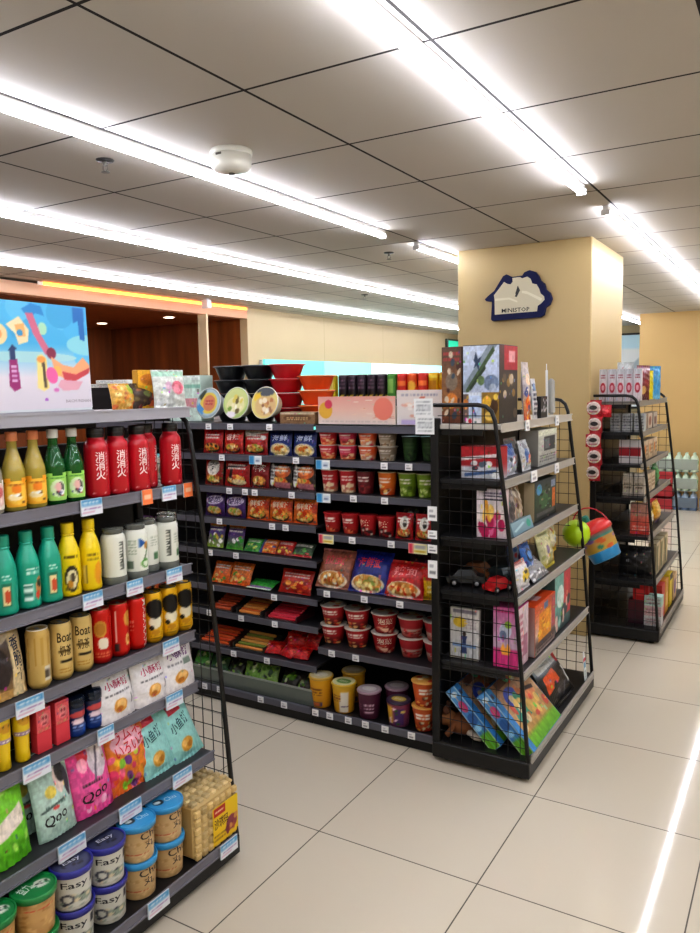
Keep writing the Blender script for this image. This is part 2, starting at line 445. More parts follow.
for (x, y), lb in (((-5.634, 4.647), 'round recessed downlight in the alcove ceiling above the poster'), ((-6.675, 5.937), 'round recessed downlight in the alcove ceiling, middle of three, deepest in'),
                   ((-5.646, 5.9), 'round recessed downlight in the alcove ceiling, rightmost, by the pale post')):
    t = empty('downlight'); t.location = (x, y, 2.33); tag(t, lb, 'downlight', 'downlights in the alcove')
    lathe_part('trim_ring', [(.05, -.006), (.062, -.005), (.064, 0)], '#e9e2d8', t, METAL, caps=False)
    g = G(); disc_art(g, .052, -.003, Art('#ffffff'), 3); o = g.build('lens', GLOW, t)
    o.rotation_euler = (PI, 0, 0); o.location.z = -.009
    l = bpy.data.lights.new('downlight_lamp', 'SPOT'); l.energy = 26; l.color = (1, .82, .6); l.spot_size = 1.9; l.spot_blend = .6; l.shadow_soft_size = .05
    lo = bpy.data.objects.new('downlight_lamp', l); COL.objects.link(lo); lo.location = (x, y, 2.31)
t = empty('ceiling_sensor'); t.location = (-4.98, 5.72, CEIL); tag(t, 'small white box sensor hanging at the ceiling before the orange glow', 'sensor')
G().box(-.04, .04, -.03, .03, -.09, -.012, '#e3e6ea', 0, .006).build('sensor_body', PLASTIC, t); G().box(-.02, .02, -.02, .02, -.012, 0, '#c9ccd0').build('bracket', PLASTIC, t)

# open cooler with a lit top along the far left wall
t = empty('wall_cooler'); t.location = (-5.0, 9.05, 0); tag(t, 'long wall cooler with a glowing cyan white top strip behind the noodle aisle', 'cooler')
slab('cooler_base', -.19, .25, -2.25, 2.6, 0, .35, METAL, t, .01)
slab('cooler_back', -.19, -.15, -2.25, 2.6, .35, 1.9, METAL, t)
for k in range(4):
    y0 = -2.25+k*1.21
    G().box(-.148, -.12, y0+.01, y0+1.2, .4, 1.905, '#9fe6e0').build('lit_panel', emit('cooler_glow', ['#6fd8cc', '#8fe4d8', '#e2f4f4', '#b4e8f0'][k], .62), t)
for z in (.7, 1.05, 1.4): slab('cooler_shelf', -.12, .1, -2.2, 2.55, z, z+.02, METAL, t)
t = empty('menu_screen'); t.location = (XL, 12.15, 2.0); tag(t, 'dark framed green screen high on the far left wall beside the column', 'screen')
G().box(0, .05, -.26, .24, .04, .36, '#20302a', 0, .006).build('screen_frame', PLASTIC, t)
G().box(.05, .054, -.23, .21, .07, .33, '#46d6ae').build('display', emit('screen_glow', '#2fc09a', .8), t)
t = empty('wall_poster_case'); t.location = (-2.35, YB, 1.18); tag(t, 'bright white lit poster case seen between the column and ochre wall', 'poster case')
G().box(-.4, .4, -.08, 0, 0, 1.15, '#2b2b2b', 0, .01).build('case_frame', METAL, t)
S_ = lambda u, v, o=0: np.stack([(u-.5)*.76, -.083-o+0*u, .03+v*1.09], -1)
a_ = Art('#eef3f6').band(0, .2, 1, .75, .16, '#a9b7c2').band(0, .05, 1, .5, .08, '#d8a6c0').rect(0, .8, 1, 1, '#cfeefc')
g = G(); U_, V_ = np.meshgrid(np.linspace(0, 1, 20), np.linspace(0, 1, 30)); g.grid(S_(U_, V_), a_(U_, V_)); g.build('poster', PAPER, t)

# world
w = bpy.data.worlds.new('world'); scene.world = w; w.use_nodes = True
w.node_tree.nodes['Background'].inputs[0].default_value = (.8, .85, 1, 1); w.node_tree.nodes['Background'].inputs[1].default_value = .25

# ------------------------------------------------------------------ shop fixtures
TAG = Art('#dfe3ea').rect(0, .6, 1, 1, '#4a96c8').dashes(.1, .68, .85, .88, 1, '#c8dfec', 1).dashes(.1, .12, .6, .26, 1, '#c87a9c', 2).dashes(.12, .32, .92, .52, 1, '#a884b4', 3, .8)
TAGW = Art('#eeeeee').rect(.15, .2, .8, .42, '#8a8a90').rect(.15, .6, .6, .75, '#b6b6bc')
TAGB = Art('#eef2f0').rect(0, 0, .42, 1, '#3a8fc4').rect(.5, .2, .92, .8, '#c9d4e0').rect(.55, .35, .85, .5, '#6a7790')
TAGO = Art('#f08048').rect(.15, .35, .85, .65, '#f6c4a0')
TAGY = Art('#efe8b0').rect(0, 0, .25, 1, '#d83a5a').rect(.35, .5, .9, .85, '#b0b0b0').rect(.35, .15, .9, .35, '#d8c04a')
def price_tag(parent, S0, w, h, art, axis):
    """a clip label on a shelf rail; S0 is its lower middle; axis 'x' faces +X, 'y' faces -Y"""
    g = G(); x, y, z = S0
    if axis == 'x': S = lambda u, v, o=0: np.stack([x+.0035+o+0*u-(1-v)*-.002, y+(u-.5)*w, z+v*h], -1); g.box(x, x+.003, y-w/2, y+w/2, z, z+h, '#dfe6ee')
    else: S = lambda u, v, o=0: np.stack([x+(u-.5)*w, y-.0035-o+0*u, z+v*h], -1); g.box(x-w/2, x+w/2, y-.003, y, z, z+h, '#dfe6ee')
    U, V = np.meshgrid(np.linspace(0, 1, 13), np.linspace(0, 1, 11)); g.grid(S(U, V), art(U, V, 1/12, .1), 0, False)
    g.build('price_tag', PAPER, parent)
BLK = '#161617'
def perforated(g, x0, x1, y0, y1, z0, z1, ax):
    """a steel back panel with rows of short slots"""
    g.box(x0, x1, y0, y1, z0, z1, BLK, 0, .002)
    z = z0+.05
    while z < z1-.04:
        if ax == 'x':
            y = y0+.06
            while y < y1-.05: g.box(x1, x1+.0008, y, y+.012, z, z+.004, '#050505'); y += .05
        else:
            x = x0+.06
            while x < x1-.05: g.box(x, x+.012, y0-.0008, y0, z, z+.004, '#050505'); x += .05
        z += .05
def end_unit(xb, y0, W, tiers, label, rail, deck, tags=None, top_rail=None, cells=(.05, .055)):
    """sloping wire sided shelf unit closing the end of a gondola; its goods face +X"""
    D = .42; t = empty('end_shelf_unit'); t.location = (xb, y0, 0); tag(t, label, 'shelf unit')
    g = G().box(0, D, 0, W, .018, .085, BLK, 0, .004).box(.0, D-.002, 0.003, W-.003, .085, .092, '#1d1d1f'); g.build('base', METAL, t)
    for x in (.05, D-.05):
        for y in (.05, W-.05): lathe_part('foot', [(.018, 0), (.018, .006), (.01, .008), (.01, .02)], '#222222', t, METAL, n=12).location = (x, y, 0)
    g = G(); perforated(g, 0, .022, .03, W-.03, .085, 1.42, 'x'); g.build('back_panel', METAL, t)
    for y in (0, W-.03): G().box(0, .035, y, y+.03, .085, 1.45, BLK, 0, .003).build('upright', METAL, t)
    rod = [(D-.008, .085), (.395, .3), (.36, .72), (.335, .95), (.31, 1.15), (.28, 1.38), (.272, 1.44), (.258, 1.477), (.235, 1.497), (.2, 1.503), (.012, 1.503)]
    rx = lambda z: np.interp(z, [p[1] for p in rod[:7]], [p[0] for p in rod[:7]])
    for y in (.009, W-.009):
        fr = G().tube([(x, y, z) for x, z in rod], .0085, '#131314', 8).build('side_frame', METAL, t)
        g = G(); z = .085+cells[1]
        while z < 1.47:
            g.tube([(.03, y, z), (float(rx(z)) if z < 1.44 else .262, y, z)], .0016, '#131314', 4); z += cells[1]
        x = .03+cells[0]
        while x < D-.02:
            zs = [q for q in np.linspace(.09, 1.5, 200) if (rx(q) if q < 1.44 else .25) > x]
            g.tube([(x, y, .085), (x, y, max(zs))], .0016, '#131314', 4); x += cells[0]
        g.build('side_mesh', METAL, fr)
    for k, (lx, zc) in enumerate(tiers):
        rc = (top_rail or rail) if k == 0 else rail
        if k < len(tiers)-1:
            s = G().box(.022, lx-.004, .02, W-.02, zc-.006, zc+.012, deck if k else rc, 0, .002)
            for y in (.03, W-.03): s.box(.022, lx-.08, y-.003, y+.003, zc-.03, zc-.006, BLK)
            s = s.build('shelf', METAL, t)
        else: s = t
        ra = G().box(lx-.005, lx, .02, W-.02, zc-.017, zc+.017, rc, 0, .002).box(lx, lx+.004, .02, W-.02, zc+.012, zc+.017, rc).box(lx, lx+.004, .02, W-.02, zc-.017, zc-.012, rc)
        ra.build('price_rail', METAL, s)
        for (yy, art, w) in (tags or {}).get(k, []): price_tag(s, (lx+.004, yy-y0, zc-.027), w, .046, art, 'x')
    return t
def bay(x0, x1, tiers, label, tags, zb):
    """one straight bay of the double sided gondola; goods face -Y"""
    W = x1-x0; t = empty('gondola_bay'); t.location = (x0, 0, 0); tag(t, label, 'shelf unit', 'bays of the noodle gondola')
    g = G().box(0.001, W-.001, 2.885, 3.86, 0, .06, '#121213', 0, .003).box(.001, W-.001, 2.88, 3.865, .06, .074, '#1c1c1f'); g.build('base', METAL, t)
    g = G(); perforated(g, .02, W-.02, 3.345, 3.4, .074, 1.36, 'y'); g.build('back_panel', METAL, t)
    for x in (0, W-.03): G().box(x+.001, x+.029, 3.335, 3.41, .074, 1.4, BLK, 0, .003).build('upright', METAL, t)
    for k, (zc, yf) in enumerate(tiers):
        s = G().box(.006, W-.006, yf+.003, 3.335 if k else 3.8, zc+.004, zc+.015, '#2c2c30', 0, .002)
        for x in (.012, W-.012): s.box(x-.002, x+.002, yf+.06, 3.335, zc-.04, zc+.004, BLK)
        s = s.build('shelf', METAL, t)
        G().box(.006, W-.006, yf, yf+.004, zc-.016, zc+.016, '#5c5c66', 0, .0015).box(.006, W-.006, yf-.003, yf, zc+.012, zc+.016, '#6a6a74').build('price_rail', METAL, s)
        for (xx, art, w, h) in tags.get(k, []): price_tag(s, (xx-x0, yf-.003, zc+.014-h), w, h, art, 'y')
    s = G().box(.006, W-.006, 2.868, 2.88, .05, .084, '#5c5c66', 0, .002).build('price_rail', METAL, t)
    for (xx, art, w, h) in zb: price_tag(s, (xx-x0, 2.868, .082-h), w, h, art, 'y')
    return t
NEAR = [(.287, 1.51), (.265, 1.258), (.268, .99), (.27, .761), (.275, .583), (.335, .353), (.423, .082)]
end_unit(-2.01, .82, 1.08, NEAR, 'near left sloping black shelf unit with grey rails, stocked with drinks and snacks', '#777680', '#39393d',
    {1: [(1.475, TAG, .075), (1.69, TAGO, .042), (1.785, TAG, .062), (1.872, TAGO, .04)], 2: [(1.46, TAG, .07), (1.62, TAG, .065), (1.79, TAG, .07)],
     3: [(1.235, TAG, .085), (1.76, TAG, .072)], 4: [(1.24, TAG, .085), (1.475, TAG, .06), (1.76, TAG, .075)], 5: [(1.29, TAG, .09), (1.5, TAG, .085), (1.72, TAG, .085)],
     6: [(1.51, TAG, .085), (1.83, TAG, .085)]}, '#a2a1a8', (.042, .052))
MID = [(.295, 1.412), (.31, 1.192), (.33, .955), (.365, .73), (.39, .43), (.423, .095)]
end_unit(-1.305, 2.83, 1.08, MID, 'middle black sloping shelf unit of toys standing before the column', '#a8a49e', '#2a2a2c', {0: [(3.15, TAGW, .05), (3.6, TAGW, .05)], 1: [(3.2, TAGW, .08), (3.55, TAGW, .06)]}, '#bdb8b0')
FAR = [(.28, 1.455), (.285, 1.27), (.295, 1.075), (.315, .875), (.345, .64), (.38, .36), (.423, .085)]
FARX = -1.125
end_unit(FARX, 4.78, 1.07, FAR, 'farther black sloping shelf unit against the right side of the column', '#8f8a82', '#262628')
TA = [(1.398, 2.95), (1.243, 2.95), (1.077, 2.95), (.917, 2.95), (.75, 2.95), (.565, 2.95), (.43, 2.95), (.245, 2.93)]
W1 = (TAGW, .034, .03); B1 = (TAGB, .075, .042)
def tl(*xs, k=W1): return [(x, *k) for x in xs]
bay(-2.86, -1.945, TA, 'left bay of the noodle gondola with eight narrow tiers of packs', {0: tl(-2.58, -2.44, -2.2), 1: tl(-2.5, -2.05)+tl(-2.29, k=B1), 2: tl(-2.46, -2.36, -2.30, -2.08), 3: tl(-2.53, -2.2, -2.12),
    4: tl(-2.6, -2.43), 5: tl(-2.6, -2.2), 6: tl(-2.62, -2.41, -2.2), 7: tl(-2.45, -2.24)}, tl(-2.6, -2.5, -2.24, -2.1))
TB = [(1.392, 2.95), (1.235, 2.95), (1.08, 2.95), (.888, 2.95), (.627, 2.93), (.345, 2.93)]
bay(-1.945, -1.312, TB, 'right bay of the noodle gondola with cups and buckets, next to the toy unit', {1: tl(-1.9, k=B1)+tl(-1.58, -1.46), 2: tl(-1.9, k=B1)+tl(-1.74, -1.58), 3: tl(-1.89, k=(TAGY, .08, .042))+tl(-1.75, -1.55)+tl(-1.42, k=(TAGY, .09, .045)),
    4: tl(-1.88, -1.68, -1.5), 5: tl(-1.86, -1.73)}, tl(-1.92, -1.84, -1.74, -1.65, -1.55, -1.42))
bay(-3.78, -2.862, [TA[0], TA[2], TA[4], TA[6]], 'far left bay of the noodle gondola, mostly hidden behind the near unit', {}, [])
t = empty('gondola_row'); t.location = (-2.03, .82, 0); tag(t, 'black gondola row carrying on behind the near left shelf unit', 'shelf unit')
G().box(-.95, 0, .02, 1.06, .0, .085, BLK, 0, .004).build('base', METAL, t); g = G(); perforated(g, -.94, -.01, .52, .56, .085, 1.4, 'y'); g.build('back_panel', METAL, t)
for k, z in enumerate((1.46, 1.2, .95, .7, .45)): G().box(-.94, -.01, .1 if k == 0 else .15, .95 if k == 0 else .93, z, z+.018, '#39393d', 0, .002).build('shelf', METAL, t)
# wire fence of the bottom bin in the left bay
t = empty('bin_fence'); t.location = (-2.4, 2.9, .075); tag(t, 'clear acrylic fence along the bottom shelf of the left noodle bay', 'shelf fence')
G().box(-.45, .45, 0, .004, 0, .075, '#9aa39a', 0, .001).build('fence_panel', GLASS, t); G().box(-.45, .45, -.002, .006, .072, .08, '#8a8f88', 0, .001).build('top_edge', PLASTIC, t)
# tags stuck on the upright beside the toy unit
for z, h in ((1.03, .06), (.955, .035), (.895, .035), (.79, .075)):
    g = G(); S = lambda u, v, o=0: np.stack([-1.327+(u-.5)*.042+.03, 2.8285-o+0*u, z+v*h], -1)
    U, V = np.meshgrid(np.linspace(0, 1, 10), np.linspace(0, 1, 12)); g.grid(S(U, V), TAGW(U, V)); o = g.build('shelf_ticket', PAPER)
    tag(o, 'white price ticket on the black toy unit edge, about %s of four down the upright' % {1.03: 'topmost', .955: 'second', .895: 'third', .79: 'lowest'}[z], 'price ticket', 'tickets on the upright')
for i, (z, x) in enumerate(((1.385, -1.325), (1.455, -1.33))):
    g = G(); S = lambda u, v, o=0: np.stack([x+(u-.5)*.085, 2.823-i*.003-o+0*u, z+v*.075], -1)
    U, V = np.meshgrid(np.linspace(0, 1, 14), np.linspace(0, 1, 12)); a = Art('#e4e6e6').dashes(.1, .12, .9, .88, 5, '#9aa0a4', i); g.grid(S(U, V), a(U, V, .07, .08)); o = g.build('shelf_ticket', PAPER)
    tag(o, 'large white %s price ticket at the top corner of the toy unit' % ('lower', 'upper')[i], 'price ticket', 'tickets on the upright')

# house shaped sign on the column
t = empty('house_sign'); t.location = (-1.57, 4.75, 2.135); tag(t, 'white house shaped shop sign with dark blue border on the column', 'sign')
sc_ = lambda pts: [((x-350)/700*90*.00645, (275-y)/544*70*.0062) for x, y in pts]
OUT = [(150, 462), (140, 450), (148, 310), (100, 302), (90, 288), (118, 262), (165, 228), (235, 120), (262, 108), (285, 122), (310, 132), (385, 128), (400, 105), (440, 92), (482, 108), (505, 140), (520, 175), (548, 200), (560, 245), (592, 275), (606, 320), (590, 365), (560, 385), (548, 440), (520, 455)]
INN = [(172, 415), (170, 300), (165, 262), (205, 215), (245, 165), (270, 182), (295, 188), (312, 170), (310, 140), (370, 138), (385, 150), (425, 140), (450, 160), (462, 195), (495, 205), (515, 240), (525, 275), (552, 300), (556, 325), (530, 352), (505, 368), (500, 410)]
def plate(name, pts, d0, d1, col, m, parent):
    n = len(pts); V = [(x, -d, z) for d in (d0, d1) for x, z in pts]
    g = G().add(V, [tuple(range(n))[::-1], tuple(range(n, 2*n))]+[(i, (i+1) % n, n+(i+1) % n, n+i) for i in range(n)], col); return g.build(name, m, parent)
plate('border', sc_(OUT), 0, .035, '#10174a', MATTE, t); plate('face', sc_(INN), .0, .039, '#d0c8ae', MATTE, t)
for k, (pts) in enumerate(([(355, 205), (370, 240), (345, 290), (330, 285), (348, 250)], [(345, 285), (360, 240), (352, 205), (335, 262)])): plate('clock_hand', sc_(pts), .038, .041+.001*k, '#26262a', PLASTIC, t)
for pts in ([(175, 290), (290, 290), (350, 320), (350, 332), (285, 305), (175, 308)], [(385, 245), (420, 250), (540, 315), (530, 335), (430, 275), (385, 262)]): plate('relief', sc_(pts), .038, .042, '#e2dcc6', MATTE, t)
a = Art('#ffffff').text('MINISTOP', 0, 0, 1, 1, '#17171c'); (q0, q1), (q2, q3) = sc_([(228, 405), (445, 372)])
g = G(); g.prints(lambda u, v, o: np.stack([q0+u*(q2-q0), -.0398-o+0*u, q1+v*(q3-q1)], -1), a); g.build('lettering', PLASTIC, t)
# ================================================================== goods on the near left unit (front faces +X)
RX = PI/2
ORD = ['first', 'second', 'third', 'fourth', 'fifth', 'sixth', 'seventh', 'eighth']
T1, T2, T3, T4, T5, T6, T7 = 1.5231, 1.2711, 1.0031, .7741, .5961, .3661, .0931
XP = -2.01
def px(y, z, x=-1.79): return (x, y, z)

# --- second tier: glass bottles and red bottles
def glass_bottle(name, liquid, capc, lab, neck, label_pts):
    t = empty(name)
    lathe_part('glass_body', [(0, 0), (.026, 0), (.0295, .004), (.03, .02), (.03, .095), (.0285, .11), (.02, .14), (.0135, .162), (.0125, .185), (.013, .19)], liquid, t, GLASS, n=28)
    lathe_part('drink', [(0, .003), (.027, .004), (.028, .02), (.028, .093), (.026, .11), (.0185, .138), (.012, .158), (0, .158)], neck, t, PLASTIC, n=24)
    lathe_part('cap', [(.0145, .184), (.0152, .186), (.0152, .206), (.014, .2085), (0, .2085)], capc, t)
    lb = lathe_part('label', [(.0303, .012), (.0306, .013), (.0306, .087), (.0303, .088)], lab.base, t, PAPER, lab, (.012, .088), n=40, zsub=.003, caps=False)
    # keep only the shaped front of the wrap
    me = lb.data; kill = []
    import bmesh
    bm = bmesh.new(); bm.from_mesh(me)
    for fc in bm.faces:
        c = fc.calc_center_median(); u = math.atan2(c.x, -c.y)/PI+.5; v = (c.z-.012)/.076
        d = ((u-.5)/.36)**4+((v-.45)/.47)**4
        ear = min(((u-q)/.1)**2+((v-.92)/.1)**2 for q in (.26, .74))
        if d > 1 and ear > 1: kill.append(fc)
    bmesh.ops.delete(bm, geom=kill, context='FACES'); bm.to_mesh(me); bm.free()
    return t
la = Art([(0, '#f2b22c'), (1, '#f0a01c')], .9).ell(.5, .5, .3, .42, '#f6c64a').ell(.5, .62, .14, .14, '#ef8a1e').ell(.45, .34, .2, .12, '#fbe7b4').blobs(3, 7, (.3, .15, .7, .45), .03, .06, ['#ffffff', '#7a4a1a', '#f8e4b0']).dashes(.3, .72, .7, .84, 1, '#a85a10', 2)
lg = Art([(0, '#a6d86a'), (1, '#9cd860')], .9).ell(.5, .45, .22, .32, '#d8ecc0').ell(.55, .42, .13, .26, '#2d3a33').ell(.5, .5, .1, .16, '#e8b8b4').ell(.6, .3, .07, .1, '#f3f3f3').dashes(.3, .78, .7, .88, 1, '#3f8a34', 2).blobs(5, 5, (.3, .15, .7, .35), .02, .05, ['#c84a5a', '#ffffff', '#3a4a8a'])
KY = Kind(glass_bottle('glass_bottle', '#d8c860', '#d8875a', la, '#d8b828', None), 'bottle')
KG = Kind(glass_bottle('glass_bottle', '#1c7a34', '#d9d9d6', lg, '#1c8a3a', None), 'bottle')
for i, y in enumerate((1.268, 1.332)): KY.put(px(y, T2), RX-.4, 0, 'yellow glass bottle with orange cap and label, %s of two on second tier' % ('left', 'right')[i], 'yellow glass bottles')
for i, y in enumerate((1.396, 1.46)): KG.put(px(y, T2), RX-.35, 0, 'green glass bottle with white cap and pale green label, %s of two on second tier' % ('left', 'right')[i], 'green glass bottles')
lw = Art('#efe6da').ell(.5, .5, .3, .4, '#e8c8c0').ell(.5, .6, .2, .2, '#c86a6a')
KW = Kind(glass_bottle('glass_bottle', '#e2dcc8', '#d8875a', lw, '#e9dccb', None), 'bottle')
KW.put(px(1.2, T2), RX, 0, 'pale glass bottle with white label at the left edge of second tier')
ra = Art([(0, '#b81024'), (1, '#c0142a')]).text('消\n消\n火', .4, .3, .66, .8, '#f3dfe0').dashes(.72, .36, .76, .8, 7, '#e6b8bc', 1).rect(.3, .04, .36, .07, '#e8a8ac').rect(.6, .04, .66, .07, '#e8a8ac')
t = empty('drink_bottle')
lathe_part('bottle_body', [(0, 0), (.03, 0), (.0345, .004), (.035, .01), (.035, .145), (.033, .157), (.026, .168), (.0235, .171), (.0235, .178)], '#b81226', t, PLASTIC, ra, (.004, .168), n=44)
lathe_part('cap', [(.024, .176), (.0255, .178), (.0255, .2), (.024, .204), (0, .204)], '#141416', t, n=28)
g = G()
for k in range(28): g.box(.0252, .0262, -.001, .001, .179, .2, '#0e0e10')
lathe_part('cap_grip', [(.0256, .186), (.0262, .187), (.0262, .189), (.0256, .19)], '#2a2a2e', t, n=28, caps=False)
KR = Kind(t, 'bottle')
for i, (y, x) in enumerate(((1.545, -1.79), (1.622, -1.79), (1.703, -1.785), (1.775, -1.825), (1.852, -1.79))):
    KR.put(px(y, T2, x), RX-.42+(.9 if i == 3 else .06*((i*7) % 3-1)), 0, 'red bottle with black cap and white characters, %s from left on second tier' % ORD[i], 'red bottles on the second tier')

# --- third tier: teal and yellow bottles, white shrink packed cups
def pet(col, art, capc):
    t = empty('drink_bottle')
    lathe_part('bottle_body', [(0, 0), (.026, 0), (.0315, .004), (.032, .012), (.0305, .03), (.032, .05), (.032, .105), (.0305, .125), (.024, .15), (.0165, .17), (.0155, .182)], col, t, PLASTIC, art, (.008, .15), n=44)
    lathe_part('cap', [(.0165, .18), (.0178, .182), (.0178, .206), (.0165, .209), (0, .209)], capc, t)
    lathe_part('neck_ring', [(.0158, .172), (.0185, .174), (.0185, .177), (.0158, .179)], col, t, caps=False)
    return t
ta = Art([(0, '#18a084'), (1, '#1ea88c')]).rect(.36, .1, .62, .55, '#1f7a5e').rect(.4, .14, .58, .5, '#e9d9a0').ell(.5, .3, .08, .12, '#c8502a').dashes(.38, .6, .62, .72, 2, '#c8ece0', 3)
ta2 = Art([(0, '#18a084'), (1, '#1ea88c')]).rect(.2, .1, .45, .42, '#d8efe6').dashes(.22, .12, .43, .4, 8, '#31786a', 5, 1).ell(.66, .35, .13, .2, '#c48a50').ell(.66, .42, .1, .08, '#2c3a2c').ell(.6, .2, .07, .09, '#d84a30').dashes(.3, .6, .7, .75, 2, '#c8ece0', 3)
tyl = Art([(0, '#e8c808'), (1, '#eed412')]).ell(.5, .32, .2, .27, '#2a2416').ell(.5, .3, .15, .2, '#e7dcae').ell(.52, .34, .07, .1, '#4a4030').ell(.44, .2, .08, .08, '#c88a20').dashes(.3, .7, .7, .82, 1, '#6a5808', 2).dashes(.3, .08, .7, .14, 1, '#443a08', 3)
tyl2 = Art([(0, '#e8c808'), (1, '#eed412')]).ell(.68, .3, .14, .24, '#e8a020').rect(.2, .1, .34, .5, '#3a3210').rect(.22, .12, .32, .48, '#e0c860').dashes(.36, .55, .7, .75, 2, '#8a7408', 4)
KA, KB, KC, KD = [Kind(pet(*q), 'bottle') for q in (('#18a088', ta, '#14997e'), ('#18a088', ta2, '#14997e'), ('#eacb0a', tyl, '#e8ca10'), ('#eacb0a', tyl2, '#e8ca10'))]
for i, (K, y) in enumerate(((KA, 1.222), (KB, 1.292), (KA, 1.362))): K.put(px(y, T3), RX-.4+(.0, .35, .1)[i], 0, 'teal green drink bottle with teal cap, %s from the left on third tier' % ORD[i], 'teal bottles')
KC.put(px(1.428, T3), RX-.45, 0, 'yellow drink bottle with dark round picture, left of the two yellow bottles', 'yellow bottles')
KD.put(px(1.502, T3), RX-.45, 0, 'yellow drink bottle with narrow dark side strip, right of the two yellow bottles', 'yellow bottles')
wa = Art([(0, '#dfe2d6'), (1, '#e6e8de')]).rect(.15, .1, .34, .3, '#6a7a68').dashes(.2, .45, .44, .85, 7, '#9aa890', 2).rect(.52, .05, .95, .98, '#e9ece0').poly([(.5, .62), (.5, .88), (.74, .74)], '#1d5fa8').ell(.76, .66, .1, .1, '#c8923c').band(.62, .25, .85, .7, .05, '#3a6a34').ell(.7, .2, .16, .12, '#5aa040').ell(.7, .2, .1, .07, '#e6f0dc')
wa2 = Art([(0, '#dfe2d6'), (1, '#e6e8de')]).rect(.28, .2, .42, .9, '#4a5048').dashes(.3, .22, .4, .88, 9, '#e6e8de', 2).rect(.62, .14, .8, .34, '#4a7a50').dashes(.55, .5, .85, .8, 4, '#a8b0a0', 2)
for nm, art in (('a', wa), ('b', wa2)):
    t = empty('milk_drink_cup')
    lathe_part('cup_body', [(0, 0), (.034, 0), (.0365, .004), (.037, .012), (.037, .13), (.035, .142), (.03, .15), (.028, .153)], '#dcdfd2', t, FILM, art, (.02, .14), n=44)
    lathe_part('lid', [(.0285, .15), (.032, .152), (.032, .164), (.03, .167), (0, .167)], '#8d918c', t, GLASS)
    lathe_part('shrink_film', [(.0374, .0), (.0382, .004), (.0382, .02), (.0374, .022)], '#6d726c', t, PLASTIC, caps=False)
    if nm == 'a': KM = Kind(t, 'drink')
    else: KN = Kind(t, 'drink')
for i, (K, y, x, r) in enumerate(((KN, 1.592, -1.79, .7), (KM, 1.676, -1.785, -.15), (KN, 1.752, -1.815, -.2), (KN, 1.818, -1.79, .1), (KM, 1.876, -1.845, 1.2))):
    K.put(px(y, T3, x), RX-.3+r, 0, 'white labelled drink cup in clear film, %s from the left on third tier' % ORD[i], 'white drink cups')

# --- fourth tier: brown pouch, nine cans
def can(art, col, top='#c9c9c6', tint=None):
    t = empty('drink_can')
    lathe_part('can_body', [(0, .002), (.024, 0), (.0265, .003), (.031, .012), (.0315, .016), (.0315, .15), (.0295, .158), (.0272, .163)], col, t, TIN, art, (.004, .16), n=48)
    lathe_part('can_end', [(.0274, .162), (.0285, .165), (.0275, .1665), (.0255, .1655), (.0245, .161), (0, .161)], top, t, METAL, caps=False)
    g = G().box(-.006, .006, -.012, .012, .1615, .1632, '#a9a9a6', 0, .001); g.build('pull_tab', METAL, t)
    return t
be = Art([(0, '#cdb068'), (.5, '#d8bf80'), (1, '#d3b877')]).dashes(.32, .48, .7, .56, 1, '#6a5220', 2, 1).dashes(.3, .1, .7, .2, 2, '#b0802c', 3).rect(.4, .3, .72, .35, '#241c10').ell(.74, .325, .03, .025, '#241c10').ell(.4, .325, .03, .025, '#241c10').text('Boat', .3, .68, .74, .86, '#3a2c14').text('奶茶', .36, .42, .7, .62, '#4a3818')
be2 = Art([(0, '#cdb068'), (.5, '#d3b671'), (1, '#cfae66')]).rect(.1, .35, .15, .9, '#b98f3a').rect(.3, .4, .34, .9, '#c09845').rect(.5, .4, .54, .9, '#b98f3a').rect(.7, .4, .74, .9, '#c09845').rect(.56, .12, .78, .38, '#dcd7c8').dashes(.57, .13, .77, .37, 1, '#5a5044', 4, .5)
ca = Art([(0, '#c01a14'), (1, '#cf2018')]).ell(.42, .66, .2, .16, '#cf9a3e').ell(.42, .66, .15, .12, '#b87c2a').ell(.5, .38, .17, .115, '#ebe3d2').dashes(.25, .1, .75, .22, 2, '#e3805a', 3)
cb = Art([(0, '#c4180f'), (1, '#d01f16')]).rect(.3, .28, .34, .9, '#f0c8b8').rect(.26, .1, .42, .24, '#3a3030').ell(.78, .72, .2, .16, '#d8a04a').ell(.72, .3, .1, .12, '#e8c078').ell(.75, .3, .05, .06, '#b86a20')
cc = Art([(0, '#c4180f'), (1, '#d01f16')]).text('MASARAN', .42, .33, .98, .5, '#f4eee6', -PI/2).dashes(.2, .35, .3, .6, 3, '#e8907a', 3)
cc.texts[0].update(u0=.24, u1=1.2, v0=.42, v1=.6)
cy = Art([(0, '#e0ac14'), (.5, '#e8b81a'), (1, '#e6b516')]).ell(.5, .42, .22, .14, '#e9e3cc').ell(.5, .69, .32, .2, '#1b1b1d').ell(.36, .3, .08, .05, '#26221a').ell(.5, .2, .16, .05, '#c8901a').dashes(.3, .06, .7, .14, 2, '#8a6a10', 4)
KS = {k: Kind(can(a, c, tp), 'can') for k, a, c, tp in (('be', be, '#d3b877', '#2a2620'), ('be2', be2, '#cfae66', '#e9e4d6'), ('ca', ca, '#c41b14', '#8a5a3a'), ('cb', cb, '#c41b14', '#8a5a3a'), ('cc', cc, '#c41b14', '#6a4a36'), ('cy', cy, '#e4b318', '#2a2822'))}
